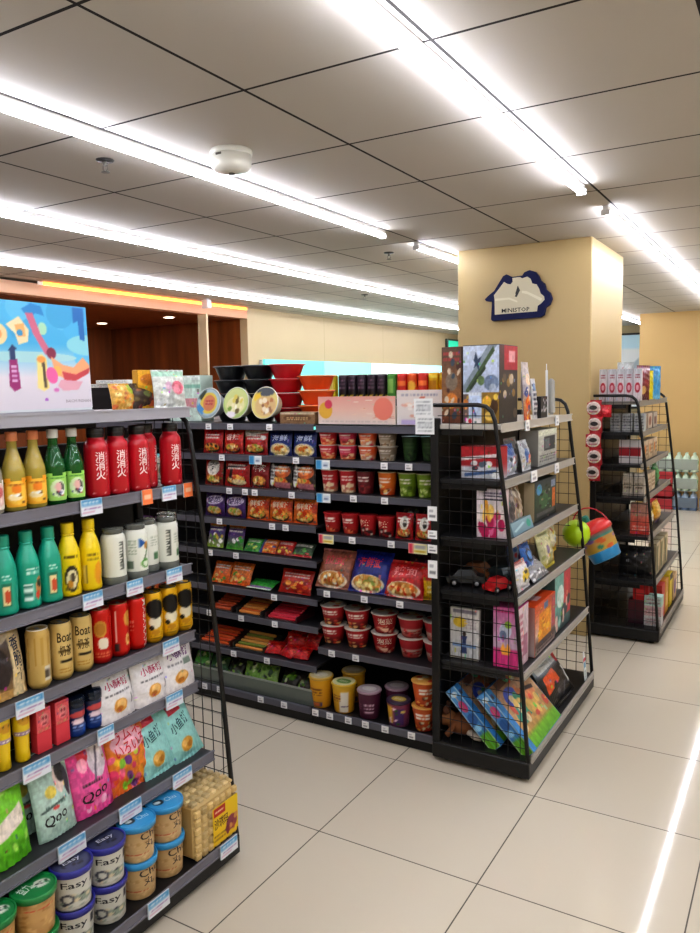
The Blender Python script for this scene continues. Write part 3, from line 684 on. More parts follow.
for k, y, lb in (('be2', 1.31, 'tan drink can showing its striped side and barcode, left of three tan cans'), ('be', 1.384, 'tan drink can with dark lettering, middle of three tan cans'), ('be', 1.456, 'tan drink can with dark lettering, right of three, next to the red cans'),
                 ('ca', 1.527, 'red drink can with a cream disc, left of the three red cans'), ('cb', 1.597, 'red drink can with biscuit pictures, middle of the three red cans'), ('cc', 1.667, 'red drink can with white vertical lettering, right of the three red cans'),
                 ('cy', 1.74, 'yellow drink can with big black dot, left of the three yellow cans'), ('cy', 1.812, 'yellow drink can with big black dot, middle of the three yellow cans'), ('cy', 1.88, 'yellow drink can with big black dot, right of the three yellow cans')):
    KS[k].put(px(y, T4), RX-.45+{'be2': .1, 'be': .15 if y < 1.4 else -.1, 'cc': .1}.get(k, 0), 0, lb, {'b': 'tan cans', 'r': 'red cans', 'y': 'yellow cans'}[lb[0].replace('t', 'b')])
pa = Art([(0, '#b08a52'), (.3, '#4a3c34'), (.62, '#5a4a40'), (1, '#8a7560')], .6).poly([(.5, 0), (.86, 0), (.98, .78), (.58, .8)], '#d8c49a').ell(.25, .35, .25, .22, '#33292a').ell(.3, .72, .3, .1, '#c4b49a').rect(.0, .0, .5, .1, '#c29a5c').text('香\n脆\n干', .62, .16, .86, .68, '#2a3550', .08)
Kind(pouch('snack_pouch', .12, .235, .05, pa, stand=True, seed=4), 'snack pouch').put(px(1.222, T4-.001, -1.8), RX+.1, .14, 'brown and tan snack pouch leaning at the left edge of fourth tier')

# --- fifth tier
def stick_box(col, art):
    t = empty('candy_stick_box')
    carton('box_body', .046, .03, .058, Art(col), t, right=Art(col), col=col)
    h = carton('box_front', .046, .032, .066, art, t, right=Art(col), top=Art(col), col=col); h.location = (0, 0, .058)
    return t
yb = Art([(0, '#e4c416'), (1, '#ecd020')]).ell(.5, .62, .3, .18, '#d8a020').ell(.4, .7, .04, .04, '#4a3a14').ell(.6, .7, .04, .04, '#4a3a14').rect(0, .02, 1, .18, '#9a7aa0').dashes(.1, .05, .9, .14, 1, '#f0ead8', 2)
def small_bottle():
    t = empty('candy_bottle')
    lathe_part('bottle_body', [(0, 0), (.017, 0), (.02, .003), (.0185, .03), (.02, .07), (.021, .075)], '#e8c618', t)
    lathe_part('printed_top', [(.021, .074), (.0225, .076), (.0225, .138), (.02, .146), (0, .147)], '#e8c618', t, PLASTIC, yb, (.074, .14), n=36)
    return t
K1 = Kind(small_bottle(), 'candy')
for i, y in enumerate((1.178, 1.236)): K1.put(px(y, T5, -1.78), RX, 0, 'small yellow candy bottle with purple band, %s of two on fifth tier' % ('left', 'right')[i], 'yellow candy bottles')
pk = Art([(0, '#dc5a62'), (1, '#e0666e')]).ell(.55, .5, .3, .28, '#e88a8c').ell(.46, .58, .06, .08, '#7a1a24').ell(.66, .58, .06, .08, '#7a1a24').rect(.4, .3, .7, .36, '#8a2430').rect(0, .86, 1, .95, '#cf454f').dashes(.1, .04, .9, .14, 1, '#b8c060', 3)
K2 = Kind(stick_box('#d8424e', pk), 'candy')
for i, y in enumerate((1.296, 1.357)): K2.put(px(y, T5, -1.78), RX, 0, 'pink and red candy stick box, %s of two on fifth tier' % ('left', 'right')[i], 'pink candy boxes')
def gum_jar():
    t = empty('gum_bottle')
    a = Art([(0, '#1a3f8a'), (.5, '#16306a'), (1, '#1c2a4c')]).ell(.5, .75, .4, .12, '#c84a4a').ell(.45, .5, .3, .1, '#e8d0d8').dashes(.2, .2, .8, .35, 2, '#8aa8e0', 3).ell(.7, .2, .12, .1, '#2f68c8')
    lathe_part('bottle_body', [(0, 0), (.024, 0), (.027, .004), (.027, .03), (.023, .045), (.027, .06), (.027, .085)], '#1a3a80', t, PLASTIC, a, (.004, .085), n=36)
    lathe_part('cap', [(.026, .084), (.029, .087), (.029, .108), (.025, .115), (0, .117)], '#20304a', t, GLASS)
    return t
K3 = Kind(gum_jar(), 'candy')
for i, y in enumerate((1.412, 1.474)): K3.put(px(y, T5, -1.78), RX, 0, 'dark blue bottle with red and white print, %s of two on fifth tier' % ('left', 'right')[i], 'blue candy bottles')
wp = Art([(0, '#d6d0d0'), (.12, '#e4e0e2'), (.8, '#dedcdd'), (1, '#c9c6c4')], .8).text('小酥饼', .2, .58, .84, .74, '#b02a5a').dashes(.16, .46, .84, .52, 1, '#6a6a70', 2).ell(.48, .25, .19, .13, '#d89a44').ell(.5, .27, .13, .09, '#eec27a').ell(.45, .2, .1, .05, '#b8701e').rect(.82, .2, .86, .38, '#6a6a70')
K4 = Kind(pouch('cookie_pouch', .15, .16, .06, wp, stand=True, seed=8, busy=.06), 'cookie bag')
wq = Art([(0, '#d6d0d0'), (.12, '#e4e0e2'), (.8, '#dedcdd'), (1, '#c9c6c4')], .8).text('小酥饼', .2, .62, .84, .8, '#6a2a7a').dashes(.16, .5, .7, .56, 1, '#6a6a70', 2).rect(.6, .46, .84, .58, '#7a8a80').ell(.48, .25, .19, .13, '#d89a44').ell(.5, .27, .13, .09, '#eec27a').ell(.45, .2, .1, .05, '#b8701e')
K5 = Kind(pouch('cookie_pouch', .16, .168, .06, wq, stand=True, seed=9, busy=.06), 'cookie bag')
K4.put(px(1.552, T5-.003, -1.765), RX+.05, .16, 'white cookie bag with pink lettering, left of the three white bags', 'white cookie bags')
K4.put(px(1.69, T5-.003, -1.762), RX+.02, .12, 'white cookie bag with pink lettering, middle of the three white bags', 'white cookie bags')
K5.put(px(1.812, T5-.003, -1.76), RX, .14, 'white cookie bag with purple lettering, rightmost at the shelf end', 'white cookie bags')

# --- sixth tier: big pouches leaning back
S6X = -1.735
gr = Art([(0, '#58b020'), (.5, '#72c62c'), (1, '#84d038')], .8).poly([(.1, .3), (.86, .45), (.86, .66), (.1, .5)], '#e4d8cc').band(.1, .75, .8, .9, .04, '#b4e870').blobs(2, 8, (.1, .05, .9, .3), .03, .08, ['#8cd848', '#a8e060', '#4a9818'])
Kind(pouch('snack_pouch', .135, .215, .06, gr, stand=True, seed=1), 'snack pouch').put(px(1.15, T6, S6X), RX+.1, .16, 'bright green snack pouch at the left end of sixth tier')
sv = Art([(0, '#9cb8ae'), (.3, '#b6cfc6'), (.7, '#a8c4ba'), (1, '#86a89c')], .8).ell(.4, .52, .14, .07, '#d8c45a').ell(.66, .62, .13, .16, '#d9c4bc').ell(.74, .7, .13, .13, '#26262c').ell(.86, .56, .08, .18, '#3a3a44').band(.1, .33, .75, .4, .025, '#4a5a58').dashes(.2, .34, .7, .39, 1, '#4a6a60', 1).text('Qoo', .14, .14, .7, .29, '#16181c', .1).ell(.45, .33, .09, .02, '#d04a4a').blobs(3, 8, (.1, .8, .9, .95), .04, .1, ['#5a7a70', '#c8e0d8'])
K6 = Kind(pouch('gummy_pouch', .13, .235, .05, sv, stand=True, seed=2), 'gummy bag')
K6.put(px(1.298, T6, S6X), RX+.02, .2, 'silvery teal gummy bag with black lettering, standing in front on sixth tier', 'silvery gummy bags')
K6.put(px(1.262, T6, S6X-.075), RX-.1, .2, 'silvery teal gummy bag standing behind the front one on sixth tier', 'silvery gummy bags')
pn = Art([(0, '#d84a92'), (.4, '#e05a9c'), (.8, '#d84088'), (1, '#c8307a')], .8).ell(.68, .66, .24, .24, '#cfc2cc').ell(.7, .72, .14, .14, '#e8dfe4').band(.52, .4, .74, .8, .05, '#6a6070').ell(.36, .78, .14, .12, '#d0243c').ell(.3, .64, .12, .09, '#f0a0b8').text('Qoo', .14, .16, .8, .32, '#1c1418', .1).dashes(.2, .36, .7, .42, 1, '#3a2430', 1).blobs(3, 10, (.05, .02, .95, .14), .03, .08, ['#e87ab0', '#c8307a', '#f0b0cc'])
K7 = Kind(pouch('gummy_pouch', .14, .225, .05, pn, stand=True, seed=3), 'gummy bag')
K7.put(px(1.428, T6, S6X), RX, .2, 'pink gummy bag with black lettering, standing in front on sixth tier', 'pink gummy bags')
K7.put(px(1.40, T6, S6X-.075), RX-.1, .16, 'pink gummy bag half hidden behind the front pink one', 'pink gummy bags')
cd = Art([(0, '#d8682c'), (.4, '#e08a2a'), (1, '#d8602a')], .85).blobs(11, 46, (.03, .03, .97, .95), .05, .1, ['#e89a28', '#d83a6a', '#7a3a8a', '#8ac83a', '#f0c030', '#e85a2a', '#e8648a', '#c8d84a']).ell(.5, .66, .4, .17, '#e8b0c0').text('ラムネ', .16, .68, .84, .84, '#c81834', .08).text('いろいろ', .16, .5, .9, .66, '#c81834', .08)
Kind(pouch('candy_pouch', .165, .225, .05, cd, seed=5), 'candy bag').put(px(1.576, T6, S6X), RX-.02, .24, 'multicoloured candy bag with red lettering, between pink gummies and teal crackers')
tc = Art([(0, '#8cc8c4'), (.5, '#9cd4d0'), (1, '#86c4c0')], .75).rect(.3, .76, .72, .97, '#b01c34').dashes(.36, .84, .66, .9, 1, '#f0d8dc', 2).text('小鱼饼', .18, .5, .8, .68, '#1f4a58', .12).ell(.5, .24, .2, .11, '#d8a040').ell(.42, .27, .08, .05, '#edc070').ell(.58, .22, .09, .05, '#b87a24').ell(.54, .29, .06, .04, '#e0ac50')
K8 = Kind(pouch('cracker_pouch', .132, .22, .04, tc, seed=6, busy=.06), 'cracker bag')
K8.put(px(1.685, T6-.004, S6X+.012), RX, .3, 'teal cracker bag with red top label, left of two leaning on sixth tier', 'teal cracker bags', roll=-.12)
K8.put(px(1.812, T6-.004, S6X+.018), RX, .3, 'teal cracker bag with red top label, right of two at the shelf end', 'teal cracker bags', roll=-.2)

# --- bottom tier: tubs of crackers
def tub(lidc, body, lidart, mat):
    t = empty('snack_tub')
    lathe_part('tub_body', [(0, 0), (.056, 0), (.0585, .003), (.064, .118), (.066, .122)], '#d8d4c8', t, mat, body, (.004, .118), n=56)
    g = G(); g.lathe([(.066, .112), (.0695, .113), (.071, .13), (.0695, .134), (.066, .135), (.064, .131), (.0635, .1305)], lidc, 44, caps=False)
    disc_art(g, .0636, .1306, lidart); g.build('lid', PLASTIC, t)
    return t
def lidart(c, bits, s): return Art(c).blobs(s, 9, (.25, .35, .75, .65), .05, .11, bits).ell(.42, .52, .2, .1, bits[0]).dashes(.25, .3, .75, .42, 2, bits[1], s)
gl = Art('#1f8a48').ell(.68, .5, .22, .16, '#e6e9da').blobs(3, 10, (.5, .38, .86, .62), .02, .05, ['#3a4a3a', '#1f8a48']).text('益力', .12, .34, .44, .66, '#e6f2e6', .5)
gb = Art([(0, '#b48a50'), (.5, '#c8a066'), (1, '#b8925a')]).blobs(4, 60, (0, 0, 1, 1), .02, .06, ['#d2ac74', '#b88c52', '#caa468', '#a87c44']).dashes(.25, .72, .75, .8, 1, '#c8402c', 2)
pl = Art('#2a2c5c').ell(.5, .5, .46, .46, '#4a4e6e').blobs(6, 14, (.2, .3, .8, .6), .03, .1, ['#262838', '#3a3e58', '#1f2130']).text('Easy', .28, .42, .76, .62, '#dfe2ee', .15)
pb = Art('#cfcfc6').text('Easy', .2, .58, .66, .82, '#23242e').rect(.74, .6, .84, .84, '#2a2c38').ell(.3, .32, .13, .15, '#4a4c58').ell(.3, .32, .08, .09, '#cfcfc6').ell(.62, .3, .18, .12, '#8a9a8a').blobs(7, 16, (.05, .05, .95, .45), .02, .06, ['#9aa69a', '#5a5c66', '#d8cdb0', '#3a3c48']).dashes(.1, .02, .9, .1, 1, '#b8b4a4', 1)
bl = Art('#3ea2da').ell(.3, .5, .16, .15, '#1e2430').ell(.27, .5, .1, .08, '#dfe8ec').text('Chu', .5, .4, .86, .62, '#bfe0f2', .1)
bb = Art([(0, '#c0a070'), (.6, '#c8a878'), (1, '#b89868')]).blobs(8, 50, (0, 0, 1, .6), .02, .06, ['#d8b888', '#b89660', '#cdae7c']).text('Chu', .42, .68, .84, .92, '#2a241c', .1).text('丸', .5, .38, .72, .64, '#3a2f22').dashes(.12, .2, .6, .3, 1, '#b8502c', 2).rect(.1, .04, .3, .06, '#6a5a44')
KGt, KPt, KBt = [Kind(tub(*q), 'tub') for q in (('#1f8a48', gb, gl, PLASTIC), ('#33359a', pb, pl, FILM), ('#3a9cd6', bb, bl, PLASTIC))]
SC = (.82, .82, .86); H2 = .1355*.86
for K, y, c, n in ((KGt, 1.04, 'green', 'left'), (KGt, 1.158, 'green', 'right'), (KPt, 1.276, 'purple blue', 'left'), (KPt, 1.393, 'purple blue', 'right'), (KBt, 1.511, 'sky blue', 'left'), (KBt, 1.628, 'sky blue', 'right')):
    for k in (0, 1): K.put((-1.66, y, T7+k*(H2-.003)), RX-.4+(.1 if k else -.05), 0, '%s lidded snack tub, %s of the %s stack of two' % (c, ('lower', 'upper')[k], n), c+' lidded tubs', SC)
# tray of cookies wrapped in clear film
t = empty('cookie_tray_pack')
g = G(); Rn = random.Random(5); wd, dp, hh = .195, .17, .185
g.box(-wd/2, wd/2, -dp/2, dp/2, 0, hh, '#c4a870', 0, .012)
for k in range(7):
    x = -wd/2+.015+k*.03
    for j in range(6):
        z = .014+j*.028
        c = rgb('#d2b67c')*Rn.uniform(.85, 1.05); g.box(x-.013, x+.013, -dp/2-.006, -dp/2+.01, z-.012, z+.012, c, 0, .005)
    for j in range(5):
        y = -dp/2+.018+j*.029; c = rgb('#d8c08c')*Rn.uniform(.85, 1.05); g.box(x-.013, x+.013, y-.012, y+.012, hh-.01, hh+.006, c, 0, .005)
g.build('cookies', FILM, t)
ya = Art([(0, '#e0b818'), (1, '#e8c61c')], 1.3).rect(.04, .74, .5, .97, '#b8281c').dashes(.1, .82, .44, .9, 1, '#f0d0b0', 3).text('沙琪玛', .06, .4, .6, .68, '#4a2a14').ell(.74, .34, .22, .2, '#8a3a4a').blobs(4, 10, (.55, .15, .92, .5), .04, .09, ['#a04a3a', '#c88a4a', '#7a2a3a']).dashes(.05, .08, .5, .28, 2, '#8a6a14', 4)
S = lambda u, v, o=0: np.stack([-.02+u*.125, -dp/2-.0075-o+0*u, .012+v*.128], -1)
U, V = np.meshgrid(np.linspace(0, 1, 46), np.linspace(0, 1, 46)); g = G(); g.grid(S(U, V), ya(U, V, 1/45, 1/45)); g.prints(S, ya); g.build('yellow_label', PAPER, t)
Kind(t, 'cookie pack').put((-1.685, 1.79, T7), RX, 0, 'clear pack of stacked square cookies with yellow label at bottom right')

# --- top tier: poster and goods behind it
t = empty('advert_board'); PW, PH = .78, .3
po = Art([(0, '#d6d0d8'), (.3, '#dcd6e0'), (.5, '#86c6e0'), (.62, '#48aede'), (1, '#56b4e0')], PW/PH*0+1.0)
X0 = .632  # visible part starts here across the board
W_ = 1-X0
pu = lambda x: X0+W_*x
po.asp = PW/PH
po.blobs(3, 10, (pu(0), .5, 1, .95), .03, .06, ['#4fb4e2', '#62bee6', '#44a6d8']).ell(pu(.98), .62, .09, .1, '#8ad0de').ell(pu(.3), .49, .2, .05, '#a8d4da')
po.poly([(pu(.08), .78), (pu(.22), .86), (pu(.32), .74), (pu(.3), .63), (pu(.2), .6), (pu(.17), .7)], '#f1dcb0').poly([(pu(.17), .78), (pu(.27), .8), (pu(.28), .68), (pu(.2), .67)], '#eab06c').ell(pu(.22), .71, .012, .03, '#3a90c0').ell(pu(-.02), .69, .04, .1, '#f0d2a0').ell(pu(-.02), .69, .02, .05, '#e8a060').ell(pu(.47), .76, .018, .06, '#a8d8b8')
po.poly([(pu(.25), .93), (pu(.36), .99), (pu(.47), .97), (pu(.5), .88), (pu(.4), .9), (pu(.34), .84)], '#2a88cc').poly([(pu(.83), .99), (pu(.97), .99), (pu(.96), .66), (pu(.9), .68), (pu(.89), .86), (pu(.83), .83)], '#2470bc')
po.band(pu(.33), .9, pu(.4), .72, .03, '#c86a86').band(pu(.39), .73, pu(.52), .52, .03, '#c86a86').ell(pu(.55), .53, .02, .055, '#8a2a4a').poly([(pu(.54), .5), (pu(.68), .42), (pu(.8), .4), (pu(.92), .5), (pu(1), .42), (pu(1), .36), (pu(.84), .29), (pu(.68), .29), (pu(.58), .33)], '#f0a87a').poly([(pu(.66), .36), (pu(.82), .33), (pu(1), .4), (pu(.98), .34), (pu(.8), .26), (pu(.68), .27)], '#c8464e').ell(pu(.6), .36, .02, .05, '#f4b860')
po.poly([(pu(.07), .22), (pu(.09), .46), (pu(.17), .47), (pu(.19), .2), (pu(.12), .17)], '#9a2a72').rect(pu(.1), .46, pu(.155), .56, '#243a6a').poly([(pu(.08), .54), (pu(.18), .56), (pu(.13), .6)], '#243a6a').dashes(pu(.105), .25, pu(.16), .42, 4, '#d8a8d0', 2)
po.poly([(pu(.37), .2), (pu(.385), .5), (pu(.44), .52), (pu(.49), .48), (pu(.5), .2), (pu(.44), .17)], '#ecd888').band(pu(.46), .2, pu(.45), .46, .012, '#5a4a3a').ell(pu(.43), .47, .018, .03, '#f0a050').ell(pu(.54), .32, .024, .08, '#e868a8', .3).ell(pu(.58), .18, .012, .02, '#d87ac0').ell(pu(.46), .09, .008, .015, '#b06ac8').poly([(pu(.6), .22), (pu(.64), .28), (pu(.9), .26), (pu(.84), .18), (pu(.66), .17)], '#dfa8b8')
po.text('BAICHUNSHAN', pu(.68), .055, pu(.98), .085, '#9a8f98')
S = lambda u, v, o=0: np.stack([(u-.5)*PW, -.006-o+0*u, .012+v*(PH-.012)], -1)
U, V = np.meshgrid(np.linspace(0, 1, 260), np.linspace(0, 1, 100)); g = G(); g.box(-PW/2, PW/2, -.0055, .0055, 0, PH, '#cfd4d8', 0, .001); g.grid(S(U, V), po(U, V, 1/260, .01)); g.prints(S, po); g.build('board', PAPER, t)
G().box(-PW/2, PW/2, -.014, .012, 0, .006, '#9a9aa0', 0, .002).build('foot_rail', METAL, t); G().box(-.02, .02, .0055, .075, 0, .2, '#b8bcc0', 0, .002).build('back_strut', PAPER, t)
Kind(t, 'advert board').put((-1.8, 1.545-PW/2, T1), RX, .03, 'blue and white beach advert board standing on the near unit top shelf')
def snack(name, w, h, d, art, loc, rz, tilt, lab, cat='snack bag', grp=None, seed=0, **k): return Kind(pouch(name, w, h, d, art, seed=seed, dens=300, **k), cat).put(loc, rz, tilt, lab, grp)
XT = -1.86
snack('snack_pouch', .098, .083, .04, Art('#d8a850', .8).blobs(1, 18, (.05, .05, .95, .95), .06, .14, ['#e8b040', '#d88a30', '#f0d890', '#c86a3a']).ell(.8, .75, .16, .2, '#a8c040'), (XT, 1.728, T1), RX, .2, 'yellow orange snack bag right beside the advert board on the top shelf')
snack('snack_pouch', .11, .083, .04, Art('#4a3a30', .8).blobs(2, 22, (.05, .05, .95, .95), .06, .14, ['#6a5a30', '#2a2622', '#a86a4a', '#7a8a50', '#8a3a34']), (XT+.005, 1.815, T1), RX, .2, 'dark brown snack bag on the top shelf, right of the yellow one')
Kind(carton('snack_carton', .085, .04, .125, Art('#e0a828', .7).ell(.5, .75, .4, .15, '#c8781c').ell(.8, .5, .2, .16, '#e8c8b0').ell(.82, .62, .16, .06, '#3a2a22').rect(.4, .05, .75, .4, '#d86a3a').rect(.75, .05, 1, .35, '#8a8a8a'), top=Art('#d8c8a0'), right=Art('#c89020'), col='#c8952a'), 'snack box').put((-1.865, 1.835, T1), RX-.3, .0, 'tall yellow snack carton standing on the top shelf before the alcove')
wh = Art([(0, '#c4c8c2'), (1, '#d8dcd6')], .9).ell(.7, .52, .2, .18, '#d8687c').ell(.64, .48, .12, .12, '#e890a0').ell(.4, .56, .1, .12, '#d8b0c8').rect(0, .82, 1, .96, '#a8d0bc').blobs(4, 10, (.05, .05, .5, .4), .05, .1, ['#b8bcb8', '#e6e8e4'])
Kind(pouch('snack_pouch', .125, .125, .04, wh, seed=7), 'snack bag').put((-1.79, 1.862, T1), RX-.2, .12, 'white snack bag with a pink peach at the right end of the top shelf')
# ================================================================== goods on the noodle gondola (front faces -Y)
YS = 2.985
def zt(tiers, k): return tiers[k][0]+.0155
def noodle(base, seed, bowl=True, txt=None, tc='#f4ece0', extra=None, bits=None):
    a = Art(base, .95)
    if bowl:
        a.ell(.5, .22, .4, .2, '#2a1c18').ell(.5, .26, .36, .17, '#d89a48').blobs(seed, 16, (.22, .14, .78, .38), .04, .09, bits or ['#e8b860', '#c8562a', '#8aa040', '#f0d8a0', '#a83a20'])
    if extra: extra(a)
    if txt: a.text(txt, .16, .58, .84, .84, tc, .06)
    else: a.dashes(.14, .6, .86, .84, 2, tc, seed, .85)
    return a
PK = {}
def pack(key, w, h, t, art, seed=0, cat='noodle pack', name='noodle_pack', **k):
    if key not in PK: PK[key] = Kind(pouch(name, w, h, t, art, seed=seed, dens=290, seal=.06, wr=.0014, busy=.22, **k), cat)
    return PK[key]
red1 = noodle([(0, '#8a1418'), (.5, '#b81a1e'), (1, '#c82428')], 1, bits=['#c8a040', '#5a7a30', '#e0b060', '#3a2a20', '#d8641c'])
red2 = noodle([(0, '#a01a1a'), (.4, '#c0281e'), (1, '#d03428')], 2, txt='香辣', tc='#f4dcd0')
red3 = noodle([(0, '#8c1018'), (1, '#d83028')], 3, extra=lambda a: a.poly([(0, .72), (1, .9), (1, 1), (0, 1)], '#d8d0c4').ell(.85, .7, .1, .1, '#f0f0ea'))
blu = noodle([(0, '#16245a'), (.5, '#1c2f78'), (1, '#141f50')], 4, txt='海鲜', tc='#c8d4f0', extra=lambda a: a.ell(.5, .24, .44, .26, '#d8ccb0').ell(.5, .24, .36, .2, '#e8c880').blobs(9, 10, (.3, .14, .7, .36), .05, .08, ['#d87a30', '#f0e4c0', '#7a9a48', '#c85a28']))
wov = noodle([(0, '#7a1a14'), (1, '#a82018')], 5, txt='辛', tc='#2a2422', extra=lambda a: a.ell(.5, .66, .36, .3, '#e8e4da').ell(.5, .66, .3, .25, '#dedad0'))
rd4 = noodle([(0, '#9a1618'), (1, '#c02020')], 6, extra=lambda a: a.poly([(.04, .6), (.9, .75), (.92, .82), (.05, .72)], '#1a1416').poly([(.2, .3), (.34, .3), (.38, .62), (.26, .62)], '#1a1416').ell(.6, .16, .3, .1, '#e0d0a0'))
rd5 = noodle([(0, '#7a1418'), (1, '#a02024')], 7, txt='牛肉', tc='#e8e0d4')
obk = noodle([(0, '#3a2020'), (.4, '#26201f'), (1, '#1c1c1e')], 8, extra=lambda a: a.ell(.62, .64, .34, .24, '#c8602a').ell(.58, .66, .2, .14, '#e09050').ell(.14, .5, .14, .4, '#dcdcd8').dashes(.04, .3, .24, .8, 4, '#2a2a2a', 3).rect(.3, .05, .95, .25, '#a86a72'))
pur = noodle([(0, '#3a2458'), (.5, '#54327a'), (1, '#3c2660')], 9, txt='酸菜', tc='#4a2a70', bits=['#8ab040', '#c8b060', '#5a7a30', '#d8d0a0'], extra=lambda a: a.ell(.5, .7, .44, .2, '#d8cce4', .1))
org = noodle([(0, '#c8501c'), (.4, '#d8702a'), (.75, '#d04418'), (1, '#d88a3a')], 10, bits=['#e8b050', '#a8b848', '#d83a1a', '#f0d090', '#c86a20'], txt='鲜虾', tc='#e8d8b8', extra=lambda a: a.blobs(3, 20, (.02, .1, .98, .98), .05, .12, ['#e08a40', '#c83a18', '#e8b878', '#d86a28']))
rowA = {1: [('r1', red1, -2.6, .13, 'red noodle pack with a dark bowl, leftmost of three red packs'), ('r2', red2, -2.466, .125, 'red noodle pack with white characters, middle of three red packs'), ('r3', red3, -2.325, .145, 'red noodle pack with white corner, right of three red packs'), ('bl', blu, -2.176, .135, 'navy noodle pack with seafood bowl, left of the two blue packs'), ('bl', blu, -2.035, .135, 'navy noodle pack with seafood bowl, right of the two blue packs')],
        2: [('wo', wov, -2.601, .12, 'red noodle pack with a white oval at the left'), ('r4', rd4, -2.45, .16, 'wide red noodle pack with black brush marks'), ('r5', rd5, -2.307, .115, 'dark red noodle pack with pale characters between red and black packs'), ('ob', obk, -2.181, .135, 'black and orange noodle pack, left of a pair'), ('ob', obk, -2.045, .135, 'black and orange noodle pack, right of a pair by the bay edge')],
        3: [('pu', pur, -2.602, .13, 'purple pickle noodle pack, left of two'), ('pu', pur, -2.467, .13, 'purple pickle noodle pack, right of two'), ('or', org, -2.325, .14, 'orange noodle pack, leftmost of three orange'), ('or', org, -2.185, .14, 'orange noodle pack, middle of three orange'), ('or', org, -2.042, .14, 'orange noodle pack, rightmost of three orange')]}
GA = {1: 'noodle packs on the second tier', 2: 'noodle packs on the third tier', 3: 'noodle packs on the fourth tier'}
for k, lst in rowA.items():
    for key, art, x, w, lab in lst:
        pack(key, w, (.118, .138, .118)[k-1], .035, art, seed=len(PK)).put((x, YS+.012, zt(TA, k)), 0, .12, lab, GA[k])
# behind the first gap: packs seen at the left through the wire side
snk = Art([(0, '#3a2a50'), (1, '#2a5a34')], .9).blobs(2, 14, (.1, .1, .9, .9), .06, .14, ['#c83a2a', '#e8c040', '#f0e8d8', '#5a3a80'])
mini = lambda c0, c1, s, b: Art([(0, c1), (.55, c0), (1, c0)], .8).blobs(s, 12, (.1, .08, .9, .5), .05, .12, b).dashes(.1, .62, .9, .86, 2, '#e8e0d8', s, .9)
five = [('m1', mini('#4a2f80', '#9ac040', 1, ['#f0f0ec', '#68a030', '#c8b040']).rect(0, .82, 1, 1, '#e08a28'), -2.6, .11, .135, .3, 'purple and green snack pack with orange top, left of two on fifth tier'), ('m2', mini('#50307a', '#58a838', 2, ['#d03050', '#f0f0ec', '#38a038']).rect(0, .82, 1, 1, '#e08a28'), -2.472, .11, .135, .3, 'purple snack pack with orange top and red dots, right of two on fifth tier'),
        ('m3', mini('#3a9a3a', '#2a7a34', 3, ['#c8d860', '#58b040', '#1a5a2a']), -2.365, .1, .075, .75, 'small green snack pack lying tilted on fifth tier'), ('m4', mini('#d8701c', '#c84a18', 4, ['#e8b030', '#2a4a90', '#f0c860']).rect(0, 0, .2, 1, '#2a4a98'), -2.268, .1, .08, .75, 'orange and blue snack pack lying tilted on fifth tier'),
        ('m5', mini('#b02020', '#901818', 5, ['#e8a030', '#d8d040', '#5a1010']), -2.168, .1, .08, .75, 'red snack pack lying tilted on fifth tier'), ('m6', mini('#2a3a2a', '#3a7a34', 6, ['#58a048', '#c82a2a', '#1a2a1a']).rect(0, 0, 1, .14, '#c82430'), -2.062, .12, .08, .75, 'dark green snack pack lying tilted at the right of fifth tier')]
for key, a, x, w, h, tl_, lab in five: pack(key, w, h, .03, a, seed=len(PK), cat='snack pack', name='snack_pack').put((x, YS-.0, zt(TA, 4)+.004), 0, tl_, lab)
six = [('n1', mini('#d8681c', '#c85414', 7, ['#e8a040', '#3a8a3a', '#f0c070']), -2.578, .118, .115, .5, 'small orange snack pack, left of two on sixth tier'), ('n2', mini('#e0782a', '#d05a1c', 8, ['#f0b050', '#58a038', '#f4d080']), -2.452, .138, .12, .5, 'larger orange snack pack, right of two on sixth tier'),
       ('n3', mini('#c02a1c', '#a01c14', 9, ['#e8a040', '#d85a28', '#f0d080', '#7a1a10']), -2.108, .19, .12, .45, 'wide red nut snack pack at the right of sixth tier')]
for key, a, x, w, h, tl_, lab in six: pack(key, w, h, .03, a, seed=len(PK), cat='snack pack', name='snack_pack').put((x, YS-.0, zt(TA, 5)+.004), 0, tl_, lab)
pack('n4', .155, .09, .012, Art([(0, '#e4e8e0'), (.3, '#4ab04a'), (1, '#2f8a3a')]).rect(0, .1, 1, .24, '#8a6aa0'), cat='snack pack', name='snack_pack').put((-2.322, YS-.01, zt(TA, 5)+.004), 0, 1.25, 'flat green and white pack lying on sixth tier')
# trays of sausage sticks
def stick_tray(key, w, cols, n, wrap):
    if key in PK: return PK[key]
    t = empty('sausage_tray'); g = G()
    g.box(-w/2, w/2, -.08, .08, 0, .006, wrap, 0, .002)
    for sx in (-1, 1): g.box(sx*(w/2-.004)-.003, sx*(w/2-.004)+.003, -.08, .08, 0, .03, wrap, 0, .001)
    g.box(-w/2, w/2, .076, .08, 0, .05, wrap, 0, .001); g.build('tray', PLASTIC, t)
    R = random.Random(len(key)+n)
    for k in range(n):
        y = -.07+k*.14/n; z = .014+k*.045/n; c = cols[k % len(cols)]
        h = w/2-.012; j = R.uniform(-.003, .003)
        s_ = G().tube([(-h, y, z), (-h+.008, y, z), (-h+.012, y, z), (h-.012, y+j, z), (h-.008, y+j, z), (h, y+j, z)], .0085, c, 8)
        s_.V[-1][:8] = (s_.V[-1][:8]-s_.V[-1][:8].mean(0))*.35+s_.V[-1][:8].mean(0); s_.V[-1][-8:] = (s_.V[-1][-8:]-s_.V[-1][-8:].mean(0))*.35+s_.V[-1][-8:].mean(0)
        s_.build('sausage', FILM, t)
    PK[key] = Kind(t, 'sausages'); return PK[key]
